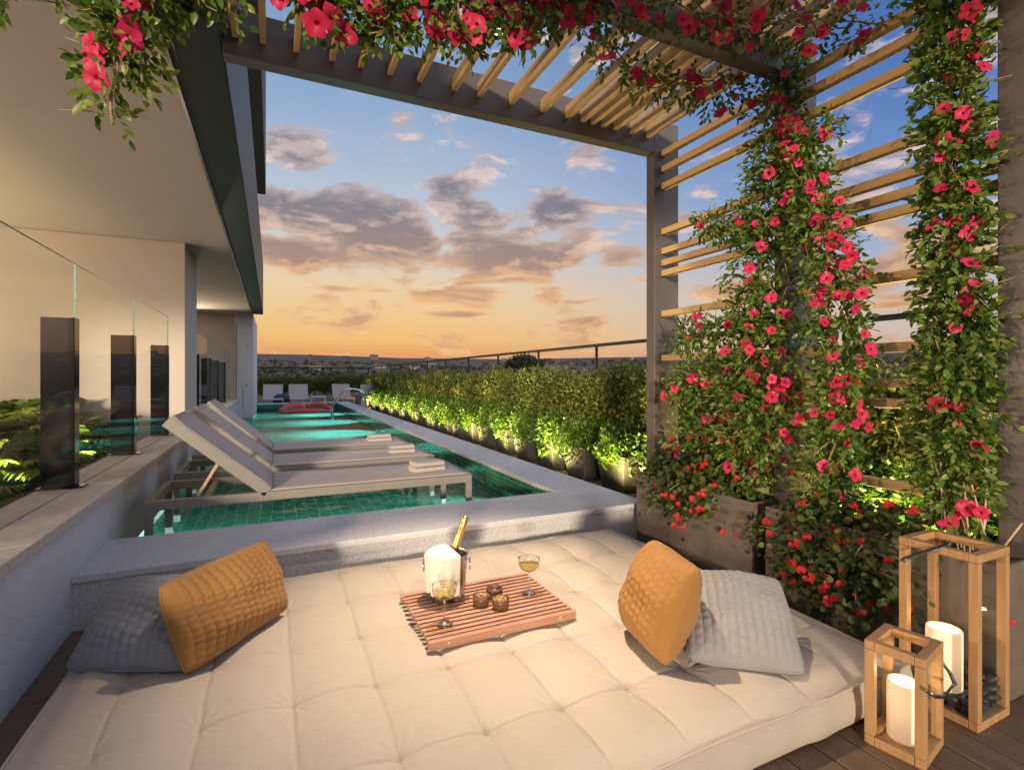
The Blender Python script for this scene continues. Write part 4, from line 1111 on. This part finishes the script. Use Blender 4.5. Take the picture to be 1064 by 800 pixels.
for i, y in enumerate([1.2, 2.0, 2.85] + [0] * 12):
    nm = ORD[i] + ' small uplight before the potted shrubs, counting from the lanterns'
    if i < 3: garden_light(i, (3.05, y, .002), (3.95, y, 1.0), nm, 260, 150)
    else: garden_light(i, (3.2, 4.44 + 1.56 * (i - 3), .002), (3.85, 4.44 + 1.56 * (i - 3), 1.3), nm, 200, 150)
for i, y in enumerate((3.0, 4.85, 6.42)):  # added fill lights, hidden behind the parapet, to brighten the ferns
    garden_light(i, (-1.62, y, .42), (-2.5, y + .15, 1.0), ORD[i] + ' small added fill light at the foot of the ferns, counting towards the stucco pier', 110, 130)
s = lamp('SPOT', (-2.5, 17.0, 2.3), 330, (1, .76, .5), spot_size=R(140), spot_blend=1, shadow_soft_size=.06); aim(s, (-1.6, 12.5, 3.2))  # added lamp hidden behind the pier, warms the far soffit
lamp('POINT', (2.04, 1.072, .228), .5, (1, .62, .28), shadow_soft_size=.007)
lamp('POINT', (2.40, 1.12, .322), .5, (1, .62, .28), shadow_soft_size=.007)
for i, y in enumerate((2.0, 4.6, 7.4)):
    g = thing('wall_light', (-6.15, y, 1.9), 'uplight on the far side wall under the soffit, %s from the open end' % ORD[i], 'wall light', 'uplights on the side wall')
    b = MB(); b.box(-6.199, -6.12, y - .06, y + .06, 1.8, 1.95); b.build('lamp_housing', RAILM, g)
    s = lamp('SPOT', (-6.05, y, 2.0), 420, (1, .7, .48), spot_size=R(150), spot_blend=1, shadow_soft_size=.08); aim(s, (-3.2, y + .6, 3.2))
    s = lamp('SPOT', (-6.02, y, 1.85), 300, (1, .76, .46), spot_size=R(80), spot_blend=1, shadow_soft_size=.06); aim(s, (-2.4, y + .4, .5))  # added down beam, only there to brighten the ferns

# ------------------------------------------------------------------ sky
w = bpy.data.worlds.new('World'); scn.world = w; w.use_nodes = True; t = NT(w.node_tree)
bg = t.n['Background']
sky = t.n.new('ShaderNodeTexSky'); sky.sky_type = 'NISHITA'; sky.sun_disc = False
sky.sun_elevation = math.asin(sun_dir.z); sky.sun_rotation = math.atan2(sun_dir.x, sun_dir.y); sky.altitude = 800
D = t.n.new('ShaderNodeTexCoord').outputs['Generated']
sp = t.n.new('ShaderNodeSeparateXYZ'); t.put(sp.inputs[0], D); sx, sy, sz = sp.outputs
el = t.m('MULTIPLY', t.m('ARCSINE', sz), 180 / math.pi); az = t.m('MULTIPLY', t.m('ARCTAN2', sx, sy), 180 / math.pi)
def S(e, c): return (e / 90, srgb(*c))
eln = t.m('DIVIDE', el, 90, clamp=True)
rl_ = t.ramp(eln, [S(0, (215, 130, 85)), S(2.4, (236, 158, 96)), S(4, (248, 190, 110)), S(6.5, (249, 204, 136)), S(9.5, (246, 212, 165)), S(13, (222, 212, 204)), S(18, (194, 206, 222)), S(27, (150, 178, 214)), S(45, (92, 128, 184)), S(90, (45, 75, 140))])
rr_ = t.ramp(eln, [S(0, (190, 160, 150)), S(2.4, (208, 176, 162)), S(4, (214, 190, 178)), S(8, (196, 192, 200)), S(12, (160, 178, 212)), S(18, (112, 146, 204)), S(27, (78, 116, 186)), S(45, (56, 92, 162)), S(90, (42, 70, 136))])
fa = t.sstep(t.m('ABSOLUTE', t.m('SUBTRACT', az, 4)), 8, 62)
base = t.mix(fa, rl_, rr_)
skys = t.mix(1.0, sky.outputs[0], (.1, .1, .1), 'MULTIPLY')
base = t.mix(.12, base, skys)
# added fill in unseen sky: raised overhead and right, even blue behind the camera
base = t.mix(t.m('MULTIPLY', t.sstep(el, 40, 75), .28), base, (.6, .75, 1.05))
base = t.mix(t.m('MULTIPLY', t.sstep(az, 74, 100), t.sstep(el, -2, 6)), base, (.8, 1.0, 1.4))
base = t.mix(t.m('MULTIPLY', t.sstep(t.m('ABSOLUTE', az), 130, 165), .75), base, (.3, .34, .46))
# clouds in azimuth / elevation
cx = t.n.new('ShaderNodeCombineXYZ'); t.put(cx.inputs[0], t.m('MULTIPLY', az, .11)); t.put(cx.inputs[1], t.m('MULTIPLY', el, .28)); t.put(cx.inputs[2], 3.7)
n1 = t.noise(1.0, cx.outputs[0], 7, .58, .35); 
cx2 = t.n.new('ShaderNodeCombineXYZ'); t.put(cx2.inputs[0], t.m('MULTIPLY', az, .16)); t.put(cx2.inputs[1], t.m('MULTIPLY', t.m('ADD', el, .9), .62)); t.put(cx2.inputs[2], 9.1)
n2 = t.noise(1.0, cx2.outputs[0], 6, .55, .2)
cx3 = t.n.new('ShaderNodeCombineXYZ'); t.put(cx3.inputs[0], t.m('MULTIPLY', t.m('ADD', az, .4), .11)); t.put(cx3.inputs[1], t.m('MULTIPLY', t.m('SUBTRACT', el, .9), .28)); t.put(cx3.inputs[2], 3.7)
n3 = t.noise(1.0, cx3.outputs[0], 5, .58, .35)
def gsum(blobs, A_, E_):
    tot = None
    for a, e, wa, we, k in blobs:
        dx = t.m('DIVIDE', t.m('SUBTRACT', A_, a), wa); dy = t.m('DIVIDE', t.m('SUBTRACT', E_, e), we)
        g = t.m('MULTIPLY', t.m('EXPONENT', t.m('MULTIPLY', t.m('ADD', t.m('MULTIPLY', dx, dx), t.m('MULTIPLY', dy, dy)), -1)), k)
        tot = g if tot is None else t.m('MAXIMUM', tot, g)
    return tot
blobs = [(3.2, 21.4, 3.4, 1.7, .46), (3, 16.3, 7, 2.4, .48), (11, 15.2, 9, 3.4, .52), (21, 16.5, 7, 3.4, .5), (19.4, 20.2, 4.5, 1.5, .46), (29.2, 17.6, 3.4, 1.9, .52), (24.5, 13.0, 8, 2.0, .48), (3, 12.8, 9, 1.8, .48), (31.2, 12.9, 2.8, 1.1, .46), (37.5, 13.0, 3.8, 1.5, .5), (60, 9.4, 8, 1.8, .48), (66, 12, 5, 1.2, .38), (55, 16, 5, 1.2, .3), (-40, 16, 20, 5, .4), (100, 18, 20, 6, .4), (170, 20, 40, 8, .4)]
dens = t.m('ADD', t.m('MULTIPLY_ADD', n1, 1.7, -.14), gsum(blobs, az, el)); d1 = t.sstep(dens, .74, .93)
blob2 = [(5, 9.2, 7, .6, .3), (23, 10.4, 8, .7, .33), (30, 9.6, 4, .7, .33), (5, 6.8, 7, .55, .33), (18, 6.9, 9, .5, .33), (33, 8.2, 4, .6, .33), (12, 5.2, 12, .4, .26), (27, 5.6, 8, .4, .28), (58, 6.4, 9, .6, .3), (40, 10.5, 4, .6, .3)]
dens2 = t.m('ADD', n2, gsum(blob2, az, el)); d2 = t.m('MULTIPLY', t.sstep(dens2, .66, .84), .8)
# bright rims: where the cloud is thin or where the density falls towards the low sun
thin = t.m('SUBTRACT', 1, t.sstep(dens, .8, 1.12)); grad = t.sstep(t.m('SUBTRACT', n1, n3), .0, .13)
lit = t.m('ADD', t.m('MULTIPLY', thin, .5), t.m('MULTIPLY', grad, .55), clamp=True)
warm = t.mix(t.sstep(el, 9, 20), srgb(250, 196, 138), srgb(236, 214, 208))
dark = t.mix(t.sstep(el, 9, 19), srgb(176, 140, 122), srgb(128, 124, 134))
cc = t.mix(lit, dark, warm)
c = t.mix(t.m('MULTIPLY', d1, .93), base, cc)
c2 = t.mix(t.sstep(dens2, .72, .95), srgb(240, 190, 140), srgb(180, 140, 122))
c = t.mix(d2, c, c2)
# below the horizon: dark earth
c = t.mix(t.sstep(el, -1.5, -.2), (.06, .05, .045), c)
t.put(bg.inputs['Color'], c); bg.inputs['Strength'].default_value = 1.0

# ------------------------------------------------------------------ render settings
scn.view_settings.view_transform = 'Standard'; scn.view_settings.look = 'None'
scn.view_settings.exposure = 0; scn.view_settings.gamma = 1; scn.view_settings.use_curve_mapping = False
scn.render.engine = 'CYCLES'; cy = scn.cycles
cy.use_denoising = True
try: cy.denoiser = 'OPENIMAGEDENOISE'
except Exception: pass
cy.max_bounces = 8; cy.transparent_max_bounces = 16; cy.caustics_reflective = False; cy.caustics_refractive = False
cy.sample_clamp_indirect = 4
